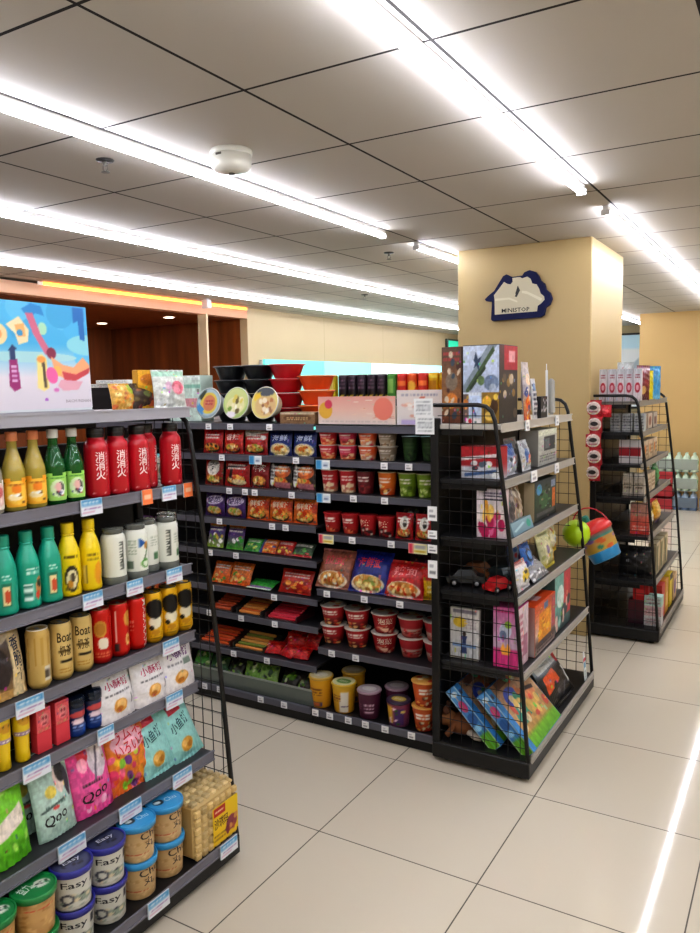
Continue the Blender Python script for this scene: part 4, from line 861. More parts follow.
for key, w, cols, n, wrap, x, k, lab in (('s0', .15, ['#c85a30', '#b84a28'], 6, '#3a2a28', -2.551, 6, 'tray of rust coloured sausages at the left of seventh tier'), ('s1', .16, ['#d8883c', '#c8642c', '#e0a050'], 7, '#2a2a2c', -2.37, 6, 'tray of orange and tan sausages on seventh tier'), ('s2', .19, ['#c8283c', '#d83a50'], 7, '#4a1a20', -2.171, 6, 'tray of pink red sausages on seventh tier'),
        ('s3', .21, ['#e0622c', '#d8502a'], 6, '#58332a', -2.602, 7, 'tray of bright orange sausages at the left of eighth tier'), ('s4', .2, ['#d89048', '#8a9a40', '#e0a858'], 6, '#3a3a30', -2.38, 7, 'tray of tan and green striped sausages on eighth tier')):
    stick_tray(key, w, cols, n, wrap).put((x, YS+.05, zt(TA, k)+.001), 0, 0, lab, None)
rb = Art([(0, '#b81418'), (1, '#c8201c')], .9).blobs(3, 14, (.1, .1, .9, .9), .05, .12, ['#e0302a', '#8a1014', '#e8d8d0', '#d84a3a'])
for i, (x, y, z, r, tl_) in enumerate(((-2.24, 2.97, 0, .2, 1.1), (-2.16, 2.965, 0, -.3, 1.0), (-2.08, 2.97, 0, .1, 1.1), (-2.13, 3.03, .03, .5, .7), (-2.06, 3.04, .034, -.2, .6), (-2.2, 3.05, .03, -.5, .8))):
    pack('rb', .1, .085, .035, rb, seed=4, cat='snack pack', name='snack_pack').put((x, y, zt(TA, 7)+.006+z), r, tl_, 'small shiny red snack bag in the heap on eighth tier, %s in the heap' % ('front left', 'front middle', 'front right', 'top middle', 'top right', 'back left')[i], 'red snack bags in the heap')
vg = lambda c, s: Art(c, .9).blobs(s, 14, (.05, .05, .95, .95), .05, .14, ['#5a8a30', '#8ab848', '#2a3a24', '#c8d8a0', '#3a5a34'])
for i, (x, c, s, lab, tl_) in enumerate(((-2.72, '#4a9a3a', 1, 'bright green pickle pouch at the left of the bottom bin', .5), (-2.6, '#3a6a3a', 2, 'darker green pickle pouch in the bottom bin, beside the bright green one', .6), (-2.5, '#2a2c24', 3, 'dark pickle pouch in the bottom bin near the left', .6), (-2.37, '#7aa848', 4, 'pale green pickle pouch standing up mid bottom bin', .35), (-2.27, '#8ab058', 5, 'yellow green pickle pouch mid bottom bin', .4), (-2.16, '#34302a', 6, 'dark brown pickle pouch in the bottom bin', .6), (-2.05, '#4a443a', 7, 'greyish brown pickle pouch at the right end of the bottom bin', .6))):
    Kind(pouch('pickle_pouch', .11, .12, .035, vg(c, s), seed=s, dens=250), 'food pouch').put((x, 2.96, .0765), (s % 3-1)*.15, tl_, lab, 'pickle pouches in the bottom bin')

# cups in the right bay
def cup(key, r, h, art, lidc, seg=36):
    if key in PK: return PK[key]
    t = empty('noodle_cup')
    lathe_part('cup_body', [(0, 0), (r*.72, 0), (r*.75, .003), (r*.98, h*.94)], art.base if not isinstance(art.base, list) else art.base[0][1], t, PAPER, art, (.002, h*.94), n=seg, zsub=.005)
    lathe_part('lid', [(r*.98, h*.935), (r*1.04, h*.94), (r*1.04, h*.965), (r, h*.98), (0, h*.98)], lidc, t, PLASTIC, n=28, caps=False)
    PK[key] = Kind(t, 'cup'); return PK[key]
def cart(c0, c1, s, bits, txt=None, tc='#f2e8dc'):
    a = Art([(0, c1), (.5, c0), (1, c0)], .9).blobs(s, 12, (.2, .02, .85, .42), .05, .11, bits)
    if txt: a.text(txt, .3, .5, .72, .84, tc)
    else: a.dashes(.28, .52, .74, .82, 2, tc, s, .9)
    return a
cups2 = [('c1', cart('#c8303c', '#d8683c', 1, ['#e8b070', '#c83a2a', '#e8d0a0']), -1.917), ('c2', cart('#c83458', '#d87848', 2, ['#e8b070', '#8a2a2a', '#e8d0a0']), -1.811), ('c3', cart('#d8582c', '#c8a890', 3, ['#e0d8c8', '#c83a4a', '#e8b070']), -1.704), ('c4', cart('#8a7a68', '#c0b4a0', 4, ['#5a4a3a', '#d8d0c0', '#8a6a4a']), -1.603)]
for key, a, x in cups2:
    for j in (0, 1): cup(key, .046, .066, a, '#dcd4c8').put((x, YS+.04, zt(TB, 1)+j*.0655), 0, 0, '%s noodle cup, %s of two in the %s-from-left cup stack, second tier' % ({'c1': 'red and orange', 'c2': 'pink', 'c3': 'orange and white', 'c4': 'brown grey'}[key], ('lower', 'upper')[j], ORD[cups2.index((key, a, x))]), 'small cups stacked in twos')
gd = cart('#2c4a24', '#20381c', 5, ['#3a5a2a', '#1c2c18'], tc='#3f6034')
for i, x in enumerate((-1.503, -1.42)): cup('c5', .04, .11, gd, '#26301f').put((x, YS+.07+.02*i, zt(TB, 1)), 0, 0, 'dark green noodle cup set back on the second tier, %s' % ('left', 'right one')[i], 'dark green cups')
rc = cart('#b8202a', '#c8a080', 6, ['#e8d0a8', '#c85a2a', '#f0e0c0'])
r3 = [('c6', rc, -1.912, '#e0d0c0', 'red noodle cup with a pale food picture, left of two'), ('c6', rc, -1.815, '#e0d0c0', 'red noodle cup with a pale food picture, right of two'), ('c7', cart('#6a1a22', '#5a141c', 7, ['#8a2a30', '#4a1016']), -1.721, '#2a1416', 'dark maroon noodle cup'), ('c8', cart('#d87020', '#c84a18', 8, ['#e8c070', '#d8d8c8', '#8a3a14']), -1.609, '#d8c8a0', 'orange noodle cup'), ('c9', cart('#6e8a1e', '#5a7418', 9, ['#8aa838', '#4a6014', '#c8d088']), -1.506, '#b8b890', 'olive green noodle cup, left of two'), ('c9', cart('#6e8a1e', '#5a7418', 9, ['#8aa838']), -1.416, '#b8b890', 'olive green noodle cup, right of two')]
for key, a, x, l, lab in r3: cup(key, .045, .108, a, l).put((x, YS+.045, zt(TB, 2)), .3 if lab.endswith('right of two') else 0, 0, lab+' on the third tier', 'cups on the third tier')
r4 = [('d1', cart('#b01a22', '#c03a2a', 10, ['#d87a4a', '#8a1418', '#e8d0c0']), -1.904), ('d1', None, -1.806), ('d2', cart('#b01c24', '#a01820', 11, ['#3a1a1a', '#e0d8c8', '#6a1014'], '辣', '#e8d8b8'), -1.712), ('d2', None, -1.617)]
for i, (key, a, x) in enumerate(r4): cup(key, .044, .095, a, '#c83038').put((x, YS+.045, zt(TB, 3)), 0, 0, 'red noodle cup on the fourth tier, %s from the left' % ORD[i], 'red cups on the fourth tier')
for i, x in enumerate((-1.515, -1.418)):
    pack('e1', .088, .118, .035, noodle([(0, '#a81c24'), (1, '#c02028')], 12, extra=lambda a: a.ell(.55, .62, .26, .26, '#e0dcd2').ell(.6, .6, .12, .14, '#2a2420')), seed=9).put((x, YS+.02, zt(TB, 3)), 0, .1, 'red and white noodle pack on the fourth tier, %s of two' % ('left', 'right')[i], 'red and white packs on the fourth tier')
    pack('e2', .08, .13, .03, Art('#2a2a2c').ell(.5, .6, .3, .3, '#c8c8c0').dashes(.2, .2, .8, .35, 2, '#c83a3a', 2), seed=10).put((x+.002, YS+.08, zt(TB, 3)), 0, .05, 'black and white noodle pack behind the red and white ones, %s one' % ('left', 'right')[i], 'black and white packs behind')
def big(base, seed, txt, tc, bits, w, h):
    a = Art(base, w/h).ell(.5, .2, .44, .2, '#d8c8b0').ell(.5, .22, .38, .16, '#c88a40').blobs(seed, 24, (.2, .1, .8, .34), .03, .07, bits)
    return a.text(txt, .2, .56, .8, .82, tc, .05)
for key, a, x, w, h, lab in (('f1', big([(0, '#7a4430'), (.6, '#9a5a40'), (1, '#a8685a')], 1, '拉面', '#d8485a', ['#e8c890', '#b85a2a', '#e0e0d0', '#d8a050'], .185, .19), -1.878, .185, .19, 'brown multipack noodle bag with pink lettering, left of three large bags'), ('f2', big([(0, '#14206a'), (1, '#1a2c88')], 2, '海鲜面', '#d83a3a', ['#e8d090', '#c8b878', '#8a9a48', '#d8a050'], .2, .2), -1.69, .2, .2, 'blue multipack noodle bag with red lettering, middle of three large bags'), ('f3', big([(0, '#b01a20'), (1, '#c82a28')], 3, '辣面', '#e88a8a', ['#e8c080', '#d86a2a', '#c83a1a', '#f0d8a0'], .195, .17), -1.505, .195, .17, 'red multipack noodle bag with big bowl, right of three large bags')):
    pack(key, w, h, .07, a, seed=len(PK)).put((x, YS-.02, zt(TB, 4)+.002), 0, .5, lab)
pack('f4', .1, .14, .04, Art([(0, '#d8b020'), (.6, '#e0b424'), (.65, '#b82428'), (1, '#c82a2a')]).dashes(.2, .2, .8, .5, 2, '#f0e0a0', 3), seed=3).put((-1.372, YS+.02, zt(TB, 4)), .3, .1, 'yellow and red noodle pack at the right end of the large bags tier')
pack('f5', .17, .17, .05, Art('#5a3040').dashes(.1, .5, .9, .8, 2, '#c88a9a', 3), seed=3).put((-1.47, YS+.11, zt(TB, 4)), -.1, .2, 'dull maroon noodle bag behind the red multipack bag')
# noodle bowls stacked in twos
def bowl(key, r, h, art, lidc):
    if key in PK: return PK[key]
    t = empty('noodle_bowl')
    lathe_part('bowl_body', [(0, 0), (r*.66, 0), (r*.7, .004), (r*.96, h*.9)], '#8a1a1a', t, PAPER, art, (.002, h*.9), n=44, zsub=.005)
    g = G(); g.lathe([(r*.96, h*.89), (r*1.03, h*.9), (r*1.03, h*.93), (r*.98, h*.95), (0, h*.95)], lidc, 32, caps=False); disc_art(g, r*.9, h*.951, Art(lidc).blobs(3, 10, (.2, .2, .8, .8), .08, .16, ['#d8a050', '#c83a2a', '#e8d8b0'])); g.build('lid', PLASTIC, t)
    PK[key] = Kind(t, 'bowl'); return PK[key]
ba = cart('#b02028', '#3a1a18', 20, ['#c8402a', '#d88a4a', '#7a1a1c', '#e0b070']); bb_ = cart('#a81c24', '#7a1418', 21, ['#e8c8a8', '#c84a3a', '#e0a890'], '泡菜', '#e8dcc8')
bc_ = Art([(0, '#8a2a26'), (.45, '#c0b4a4'), (.5, '#a01c26'), (1, '#b42430')], .9).blobs(22, 8, (.2, .05, .8, .4), .05, .1, ['#e8d8c8', '#c83a3a', '#7a1a1a']).dashes(.4, .1, .8, .4, 2, '#8a1a20', 2)
for i, (key, a, x) in enumerate((('g1', ba, -1.918), ('g1', ba, -1.784), ('g2', bb_, -1.638), ('g3', bc_, -1.5), ('g3', bc_, -1.372))):
    for j in (0, 1): bowl(key, .063, .098, a, '#d8cfc4').put((x, YS+.055, zt(TB, 5)+j*.0935), .2*i+.1*j, 0, 'red noodle bowl on the fifth tier, %s of the %s stack from the left' % (('lower', 'upper')[j], ORD[i]), 'red noodle bowls in stacks')
# bottom buckets
def bucket(key, r, h, art, c, lidc, lid2):
    if key in PK: return PK[key]
    t = empty('noodle_bucket')
    lathe_part('bucket_body', [(0, 0), (r*.76, 0), (r*.8, .004), (r*.97, h*.9)], c, t, PAPER, art, (.002, h*.9), n=44, zsub=.005)
    g = G(); g.lathe([(r*.97, h*.88), (r*1.03, h*.9), (r*1.03, h*.93), (r*.98, h*.96), (0, h*.96)], lidc, 32, caps=False); disc_art(g, r*.92, h*.961, lid2); g.build('lid', PLASTIC, t)
    PK[key] = Kind(t, 'bucket'); return PK[key]
BZ = .0745
q1 = Art([(0, '#c88a14'), (1, '#dba41a')]).dashes(.3, .4, .7, .7, 3, '#7a4a10', 1).rect(.3, .05, .7, .2, '#3a3a6a').rect(.36, .08, .64, .17, '#c86a3a')
q2 = Art([(0, '#c8901a'), (.85, '#d8a828'), (1, '#e0b834')]).poly([(.5, .05), (.8, .05), (.8, .8), (.58, .8)], '#e4ddd0').dashes(.3, .4, .56, .7, 3, '#8a4a18', 1).dashes(.58, .2, .78, .3, 1, '#5a3a6a')
q3 = Art([(0, '#4a1a34'), (1, '#5a2440')]).dashes(.5, .2, .78, .62, 3, '#d8b8c8', 1, .8).dashes(.2, .3, .4, .6, 3, '#8a4a6a', 2)
q4 = Art([(0, '#6a3a5a'), (1, '#8a3a58')]).poly([(.22, .1), (.46, .2), (.46, .9), (.2, .9)], '#d8a828').rect(.52, .1, .8, .8, '#4a2a6a').blobs(4, 10, (.25, .1, .8, .8), .03, .07, ['#e8d070', '#c84a3a', '#e8c8d8', '#3a5a2a'])
LA = lambda c, d: Art(c).ell(.5, .5, .34, .26, d).dashes(.3, .4, .7, .6, 2, '#e8e0d0', 2)
for key, r, h, a, c, l, l2, x, y, lab in (('h1', .058, .155, q1, '#d39a18', '#c8a040', LA('#c8b888', '#d8d0b8'), -1.935, 2.945, 'yellow noodle bucket at the left of the bottom shelf'), ('h1', 0, 0, 0, 0, 0, 0, -1.83, 3.075, 'yellow noodle bucket behind the front yellow ones'), ('h2', .058, .145, q2, '#d3a020', '#d8b030', LA('#e0d8a8', '#68903a'), -1.808, 2.945, 'yellow noodle bucket with a white panel and pale lid'),
        ('h3', .056, .135, q3, '#52203a', '#a88a98', LA('#b8a8ac', '#d8d0d0'), -1.672, 2.945, 'maroon noodle bucket with pale grid print'), ('h3', 0, 0, 0, 0, 0, 0, -1.578, 3.04, 'maroon noodle bucket standing behind, right of the front one'), ('h4', .056, .12, q4, '#6a3a5a', '#3a2a44', LA('#4a3a50', '#c8b048'), -1.515, 2.935, 'multicoloured yellow and purple noodle bucket on the bottom shelf')):
    bucket(key, r, h, a, c, l, l2).put((x, y, BZ), .25 if y > 3 else 0, 0, lab, 'noodle buckets on the bottom shelf')
qc = cart('#c85a24', '#a83a1c', 30, ['#e8b050', '#d8d0a8', '#c83a1a', '#6a2a14', '#e8d8b8'])
for j in (0, 1): bowl('g5', .055, .118, qc, '#d8a050').put((-1.395, 2.945, BZ+j*.113), .2+.4*j, 0, 'orange food picture noodle cup, %s of two stacked beside the toy unit' % ('lower', 'upper')[j], 'orange picture cups')

# top of the gondola
ZT = zt(TA, 0)
def lidbowl(art, body, lab, x):
    t = empty('noodle_bowl'); r = .078; h = .07
    g = G(); g.lathe([(0, 0), (r*.66, 0), (r*.7, .004), (r*.97, h)], body, 40).build('bowl_body', PAPER, t)
    g = G(); g.lathe([(r*.95, h-.001), (r*1.03, h), (r*1.03, h+.004), (r, h+.005), (0, h+.005)], '#d8d8d0', 40, caps=False); disc_art(g, r*.99, h+.0056, art, 20); g.build('lid', PAPER, t)
    o = Kind(t, 'bowl').put((x, YS+.075, ZT+.083), 0, -1.35, lab, 'bowls leaning with lids forward'); return o
L1_ = Art('#8aa0a8').ell(.5, .52, .46, .44, '#a8c0c8').ell(.52, .5, .36, .36, '#d8c048').ell(.54, .5, .26, .27, '#c87a50').dashes(.38, .42, .7, .62, 2, '#a82a3a', 1).poly([(0, .3), (.3, .1), (.35, .3), (.1, .5)], '#4a90c8').poly([(.05, .7), (.3, .95), (.4, .9), (.2, .6)], '#2a3a2a')
L2_ = Art('#a8c070').ell(.5, .55, .46, .42, '#c8d088').ell(.5, .42, .36, .28, '#dcd8a0').blobs(4, 14, (.25, .2, .75, .7), .05, .1, ['#e8e0b8', '#7a9a38', '#d8c860', '#6a5a2a', '#f0ecd8']).ell(.35, .12, .2, .1, '#e0d8e0')
L3_ = Art('#d8c878').ell(.55, .4, .4, .34, '#d0b078').ell(.5, .85, .35, .14, '#4a5058').poly([(.1, .55), (.35, .7), (.3, .85), (.08, .75)], '#e8c430').blobs(5, 12, (.25, .15, .8, .6), .05, .1, ['#e8dcc0', '#8a5a3a', '#c89858', '#f0ead8', '#b87848'])
lidbowl(L1_, '#c8ccd0', 'noodle bowl tipped forward with grey blue lid, leftmost of three on the gondola top', -2.612); lidbowl(L2_, '#d0d4b8', 'noodle bowl tipped forward with pale green lid, middle of three on the gondola top', -2.434); lidbowl(L3_, '#d8d0b0', 'noodle bowl tipped forward with yellow lid, right of three on the gondola top', -2.256)
def meal(key, c, rim):
    if key in PK: return PK[key]
    t = empty('meal_bowl')
    lathe_part('bowl_body', [(0, 0), (.06, 0), (.064, .004), (.088, .066)], c, t, PLASTIC, n=36)
    lathe_part('rim', [(.087, .063), (.096, .065), (.097, .069), (.088, .071), (0, .071)], rim, t, PLASTIC, n=36, caps=False)
    PK[key] = Kind(t, 'bowl'); return PK[key]
for key, c, rim, x, n, nm, z0 in (('mb', '#15171a', '#30343a', -2.62, 4, 'left black', 0), ('mb', '', '', -2.436, 4, 'right black', 0), ('mr', '#a81420', '#b83038', -2.262, 4, 'red', 0), ('mo', '#d8501a', '#e0702c', -2.085, 3, 'orange', .012)):
    for j in range(n): meal(key, c, rim).put((x, 3.19, ZT+z0+.0725*j), .0, 0, '%s meal bowl, %s in the %s stack on the gondola top' % (nm.split()[-1], ('lowest', 'second', 'third', 'topmost')[j if n == 4 or j < 2 else 3], nm), nm+' bowls in a stack')
Kind(carton('flat_food_box', .2, .1, .055, Art('#8a6a4a').ell(.5, .5, .4, .3, '#6a4a30').rect(0, .8, 1, 1, '#c8b8a0').dashes(.2, .3, .8, .6, 2, '#c8a878', 1), top=Art('#a89878').ell(.5, .5, .4, .3, '#7a5a3a'), col='#8a6a4a'), 'food box').put((-2.055, 3.02, ZT), 0, 0, 'flat brown food box lying below the orange bowls')
for w, x, z, h, a, lab in ((.4, -1.735, ZT, .125, Art([(0, '#d8ccc4'), (.5, '#e0b8a8'), (1, '#d89a90')], .3).ell(.1, .5, .09, .3, '#d8a83a').ell(.14, .72, .05, .16, '#c83a58').blobs(5, 16, (.4, .15, .98, .9), .02, .06, ['#e8d8c8', '#c8785a', '#e8c8b0', '#a8604a', '#b8c8a0']).ell(.85, .55, .12, .4, '#d87a68').dashes(.05, .05, .9, .16, 1, '#c8b8b0', 3), 'long pink display tray with food pictures on the gondola top'), (.215, -1.42, ZT-.0, .15, Art([(0, '#d0ccd0'), (.3, '#d8d0cc'), (1, '#dccfc8')], .6).blobs(6, 16, (.1, .2, .9, .8), .04, .09, ['#c87a68', '#e8c0a8', '#a88a70', '#d8a898', '#e8e0d8']).dashes(.1, .8, .9, .92, 1, '#9a98a8', 2).rect(.1, .02, .6, .14, '#b8a8d0'), 'shorter pale display tray with food pictures at the right of the pink one')):
    t = empty('display_tray')
    S = lambda u, v, o=0: np.stack([(u-.5)*w, -.05-o+0*u, v*h], -1)
    g = G(); U, V = np.meshgrid(np.linspace(0, 1, int(w*280)), np.linspace(0, 1, 36)); g.grid(S(U, V), a(U, V, .01, .03), 0, False); g.box(-w/2, w/2, -.0495, -.046, 0, h, '#d8d4cc'); g.build('front_card', PAPER, t)
    g = G().box(-w/2, w/2, -.046, .05, 0, .004, '#cfc8bc'); [g.box(s*(w/2-.002)-.002, s*(w/2-.002)+.002, -.046, .05, 0, .08, '#cfc8bc') for s in (-1, 1)]; g.box(-w/2, w/2, .046, .05, 0, .08, '#cfc8bc'); g.build('tray', PAPER, t)
    Kind(t, 'display tray').put((x, 3.02, z+.001), 0, 0, lab)
dk = Art([(0, '#d8c030'), (.12, '#e0c838'), (.2, '#2a2226'), (1, '#3a2c38')]).band(.2, .0, .5, .25, .1, '#1c1a1a').band(.6, .0, .9, .25, .1, '#1c1a1a').dashes(.3, .4, .72, .85, 3, '#8a6a80', 2)
def tin(key, c, art):
    if key not in PK:
        t = empty('drink_can'); lathe_part('can_body', [(0, 0), (.026, 0), (.029, .006), (.029, .118), (.026, .128)], c, t, TIN, art, (0, .128), n=28, zsub=.006); lathe_part('can_end', [(.0262, .127), (.027, .13), (.025, .129), (0, .127)], '#b8b4ac', t, METAL, n=20, caps=False); PK[key] = Kind(t, 'can')
    return PK[key]
ya_ = Art('#c8b020').rect(.3, .2, .7, .8, '#e0d070'); gn_ = Art('#4a8a3a').rect(.3, .2, .7, .8, '#8ab860'); rd_ = Art('#c8302a').rect(.2, .5, .8, .7, '#e87a3a'); rd2 = Art('#d85a28').ell(.5, .5, .3, .2, '#e8b040'); yl_ = Art('#d8a818').rect(.25, .3, .75, .7, '#b87a14').rect(.2, .8, .8, .9, '#e8d050')
for i, (x, k, c, a, nm) in enumerate(((-2.245, 'ty', '#c8b020', ya_, 'yellow green'), (-2.175, 'td', '#3a2c38', dk, 'dark purple'), (-2.116, 'td', 0, 0, 'dark purple'), (-2.057, 'td', 0, 0, 'dark purple'), (-1.995, 'td', 0, 0, 'dark purple'), (-1.936, 'td', 0, 0, 'dark purple'), (-1.874, 'tg', '#4a8a3a', gn_, 'green'), (-1.815, 'tr', '#c8302a', rd_, 'red'), (-1.755, 'ts', '#d85a28', rd2, 'orange red'), (-1.695, 'tr', 0, 0, 'red'), (-1.635, 'tz', '#d8a818', yl_, 'golden yellow'), (-1.575, 'tz', 0, 0, 'golden yellow'), (-1.515, 'tz', 0, 0, 'golden yellow'), (-1.455, 'tz', 0, 0, 'golden yellow'))):
    tin(k, c, a).put((x, 3.6, ZT+.105), 0, 0, '%s drink can in the back row, %s on the gondola top' % (nm, ('first', 'second', 'third', 'fourth', 'fifth', 'sixth', 'seventh', 'eighth', 'ninth', 'tenth', 'eleventh', 'twelfth', 'thirteenth', 'fourteenth')[i]+' from the left'), 'cans in the back row')
Kind(carton('can_crate', .9, .1, .104, Art('#1a1a22').rect(0, .8, 1, 1, '#2a2a38'), top=Art('#2a2a2e'), col='#1c1c20', dens=60), 'crate').put((-1.85, 3.6, ZT), 0, 0, 'long dark crate carrying the back row of cans on the gondola top')
# goods of the far left bay that show through the wire side
for x, z, w, h, a, nm in ((-2.98, zt(TA, 2), .14, .15, Art([(0, '#c8c0b0'), (.8, '#a8a090'), (1, '#58b0c0')]).ell(.3, .4, .18, .3, '#8a5a3a').ell(.7, .4, .18, .3, '#4a3a30'), 'teal topped'), (-2.98, zt(TA, 4), .14, .13, Art([(0, '#c8b070'), (1, '#4a2a58')]).blobs(1, 10, (.1, .1, .9, .9), .06, .14, ['#e8d8a0', '#a83a3a']), 'tan and purple'), (-3.0, zt(TA, 6), .14, .13, Art('#c85a28').blobs(2, 10, (.1, .1, .9, .9), .06, .14, ['#e8a050', '#7a2a1a']), 'orange'), (-2.98, .0765, .16, .2, Art([(0, '#4a8a4a'), (1, '#1f6a58')]).blobs(3, 10, (.1, .1, .9, .5), .06, .14, ['#8ac060', '#2a4a2a']), 'dark teal')):
    for i in (0, 1): pack('z'+nm, w, h, .04, a, seed=2, cat='snack bag', name='snack_bag').put((x-.16*i, 3.0, z), 0, .15, '%s snack bag in the far left bay behind wire, %s one' % (nm, ('nearer right', 'farther left')[i]), nm+' bags in the far left bay')

# goods on the far left bay's top shelf, seen over the near unit
Kind(carton('carry_box', .42, .12, .19, Art('#17171a').rect(.04, .8, .96, .86, '#2c2c30'), top=Art('#1e1e22'), right=Art('#141416'), col='#17171a', dens=80), 'box').put((-3.42, 3.13, ZT), 0, 0, 'black storage box on the gondola top behind the yellow orange bag')
KL = Kind(carton('leaflet_pack', .2, .12, .02, Art('#dcdcd8').dashes(.05, .2, .95, .8, 2, '#8a8a8a', 1), top=Art('#e4e2da').dashes(.1, .2, .9, .8, 4, '#7a7a7a', 3), col='#d9d9d4'), 'leaflets')
for i, (x, z, r_) in enumerate(((-3.5, .191, .1), (-3.35, .191, -.15), (-3.42, .212, .3))): KL.put((x, 3.13, ZT+z), r_, 0, 'flat white leaflet pack lying on the black storage box, %s one' % ('left', 'right', 'topmost')[i], 'white leaflet packs')
Kind(carton('snack_carton', .16, .08, .262, Art('#d8d2da').rect(0, .0, 1, .7, '#a89aa8').ell(.3, .8, .2, .12, '#5a4a6a').rect(.5, .72, .7, .94, '#3a3440').dashes(.1, .74, .9, .92, 2, '#6a5a74', 2), top=Art('#d8d2da'), col='#cfcad2'), 'snack box').put((-3.1, 3.2, ZT), 0, 0, 'white carton with dark print on the gondola top behind the tall yellow carton')
Kind(carton('snack_carton', .26, .1, .245, Art('#cfe3d8').rect(0, .72, 1, .8, '#8fc4b0').rect(0, .9, 1, 1, '#e6f2ec').rect(0, .3, 1, .5, '#d89aa0'), top=Art('#e2efe8'), right=Art('#c8dcd0'), col='#bcd8cc'), 'snack box').put((-2.9, 3.16, ZT), 0, 0, 'pale green and white carton on the gondola top behind the white peach bag')
# ================================================================== toys on the middle unit
M1, M2, M3, M4, M5, M6 = 1.425, 1.205, .968, .743, .443, .0935
def toy(name, w, d, h, loc, rz, tilt, lab, front, roll=0, grp=None, cat='toy box', **k): return Kind(carton(name, w, d, h, front, **k), cat).put(loc, rz, tilt, lab, grp, None, roll)
pic = Art([(0, '#b8bcc8'), (.5, '#a8b4cc'), (1, '#c0cce0')], .6)
pic.poly([(.0, .32), (.5, .7), (.95, 1), (.7, 1), (.2, .62), (0, .48)], '#7c8894').band(.1, .4, .85, .95, .07, '#3f5434').band(.2, .44, .62, .72, .05, '#27361f').poly([(.3, .8), (.36, .92), (.42, .82), (.52, .86), (.44, .76), (.46, .66), (.38, .74), (.3, .7), (.34, .77)], '#2a3a58').ell(.5, .55, .1, .06, '#5a7048').ell(.78, .52, .2, .1, '#6a7a94').ell(.82, .45, .1, .06, '#9aa6b8').rect(0, .36, 1, .4, '#c8d0dc')
pic.rect(0, 0, .16, .38, '#6a5a58').ell(.08, .25, .07, .07, '#c87a2a').rect(.17, .05, .5, .36, '#b4c4dc').band(.24, .26, .36, .1, .04, '#3a5a9a').rect(.52, .0, 1, .4, '#8a6a20').ell(.66, .28, .12, .07, '#e0b030').ell(.86, .22, .1, .1, '#4a3018').ell(.74, .1, .14, .06, '#d8b85a').ell(.9, .34, .06, .04, '#e8c850').rect(.08, .0, .5, .07, '#e0dcdc').ell(.2, .035, .05, .03, '#c82030')
sd = Art([(0, '#2a2420'), (.6, '#3a3028'), (1, '#5a2a2a')], .6).rect(.25, .68, 1, 1, '#a81a28').rect(.5, .78, .85, .93, '#d89aa0').blobs(3, 10, (.1, .1, .9, .6), .06, .12, ['#8a6a2a', '#5a4a3a', '#b8a890'])
toy('construction_toy_box', .155, .22, .315, (-1.118, 3.02, M1), 0, 0, 'large toy box with a pale blue block plane picture on the toy unit top', pic, right=sd, top=Art('#8a8a90'), col='#3a3634')
br = Art([(0, '#6a3a28'), (.3, '#8a5a30'), (1, '#5a4438')], .4).ell(.5, .3, .3, .1, '#c8782a').ell(.5, .55, .3, .12, '#7a6a5a').dashes(.1, .8, .9, .95, 2, '#a83a3a', 2).blobs(4, 14, (.1, .05, .9, .9), .06, .14, ['#4a2a20', '#a8702a', '#c8b8a0', '#3a4a5a'])
toy('construction_toy_box', .088, .2, .312, (-1.249, 3.02, M1), 0, 0, 'narrow brown toy box left of the pale blue one on top', br, top=Art('#c04050'), col='#5a4034')
tb = Art([(0, '#b8442c'), (.25, '#c89060'), (.5, '#a8a0a8'), (1, '#c8b8b0')], .4).ell(.5, .7, .3, .1, '#e8c8a8').ell(.4, .3, .3, .14, '#d85a28').blobs(5, 14, (.1, .05, .9, .6), .08, .16, ['#3a4a8a', '#e8a030', '#e8e0d8', '#8a2a2a'])
Kind(pouch('doll_pouch', .09, .25, .03, tb, seed=1), 'toy pack').put((-1.02, 3.2, M1), RX, .06, 'tall narrow toy pack of orange and pale colours beside the big box')
Kind(pouch('figure_pouch', .06, .18, .02, Art('#c8c8cc', .4).dashes(.1, .1, .9, .9, 7, '#4a4a5a', 3, .9).ell(.5, .8, .3, .1, '#6a8ab8'), seed=2), 'toy pack').put((-1.018, 3.305, M1), RX, .08, 'slim white and grey toy pack on top, right of the tall narrow pack')
toy('card_box', .1, .035, .1, (-1.03, 3.42, M1), RX, 0, 'small black box with white symbols on the top shelf of toys', Art('#1a1a1e').blobs(2, 9, (.15, .15, .85, .85), .06, .09, ['#c8c8cc', '#a8a8b0']), top=Art('#2a2a2e'), col='#1a1a1e')
def blister(name, w, h, card, thing, loc, rz, tilt, lab):
    t = empty(name)
    g = G(); S = lambda u, v, o=0: np.stack([(u-.5)*w, -.0015-o+0*u, v*h], -1); U, V = np.meshgrid(np.linspace(0, 1, 26), np.linspace(0, 1, 40)); g.grid(S(U, V), card(U, V, .04, .03), 0, False); g.box(-w/2, w/2, -.0012, .0012, 0, h, card.base if isinstance(card.base, str) else card.base[0][1])
    g.box(-.012, .012, -.0012, .0012, h, h+.03, '#e0e0e0'); g.build('card', PAPER, t)
    thing(t)
    Kind(t, 'toy pack').put(loc, rz, tilt, lab)
def bubble(w, d, h, z0, col='#d8d8d6'):
    def f(t):
        n = 8; g = G(); g.box(-w/2, w/2, -d, -.002, z0, z0+h, col, 0, .012); g.build('blister', GLASS, t)
        g = G(); g.box(-w/4, w/4, -d*.7, -.004, z0+.02, z0+h*.5, '#c8c4c0', 0, .008).box(-w/3, w/3, -d*.6, -.004, z0+h*.5, z0+h*.8, '#e6e2de', 0, .008); g.build('contents', PLASTIC, t)
    return f
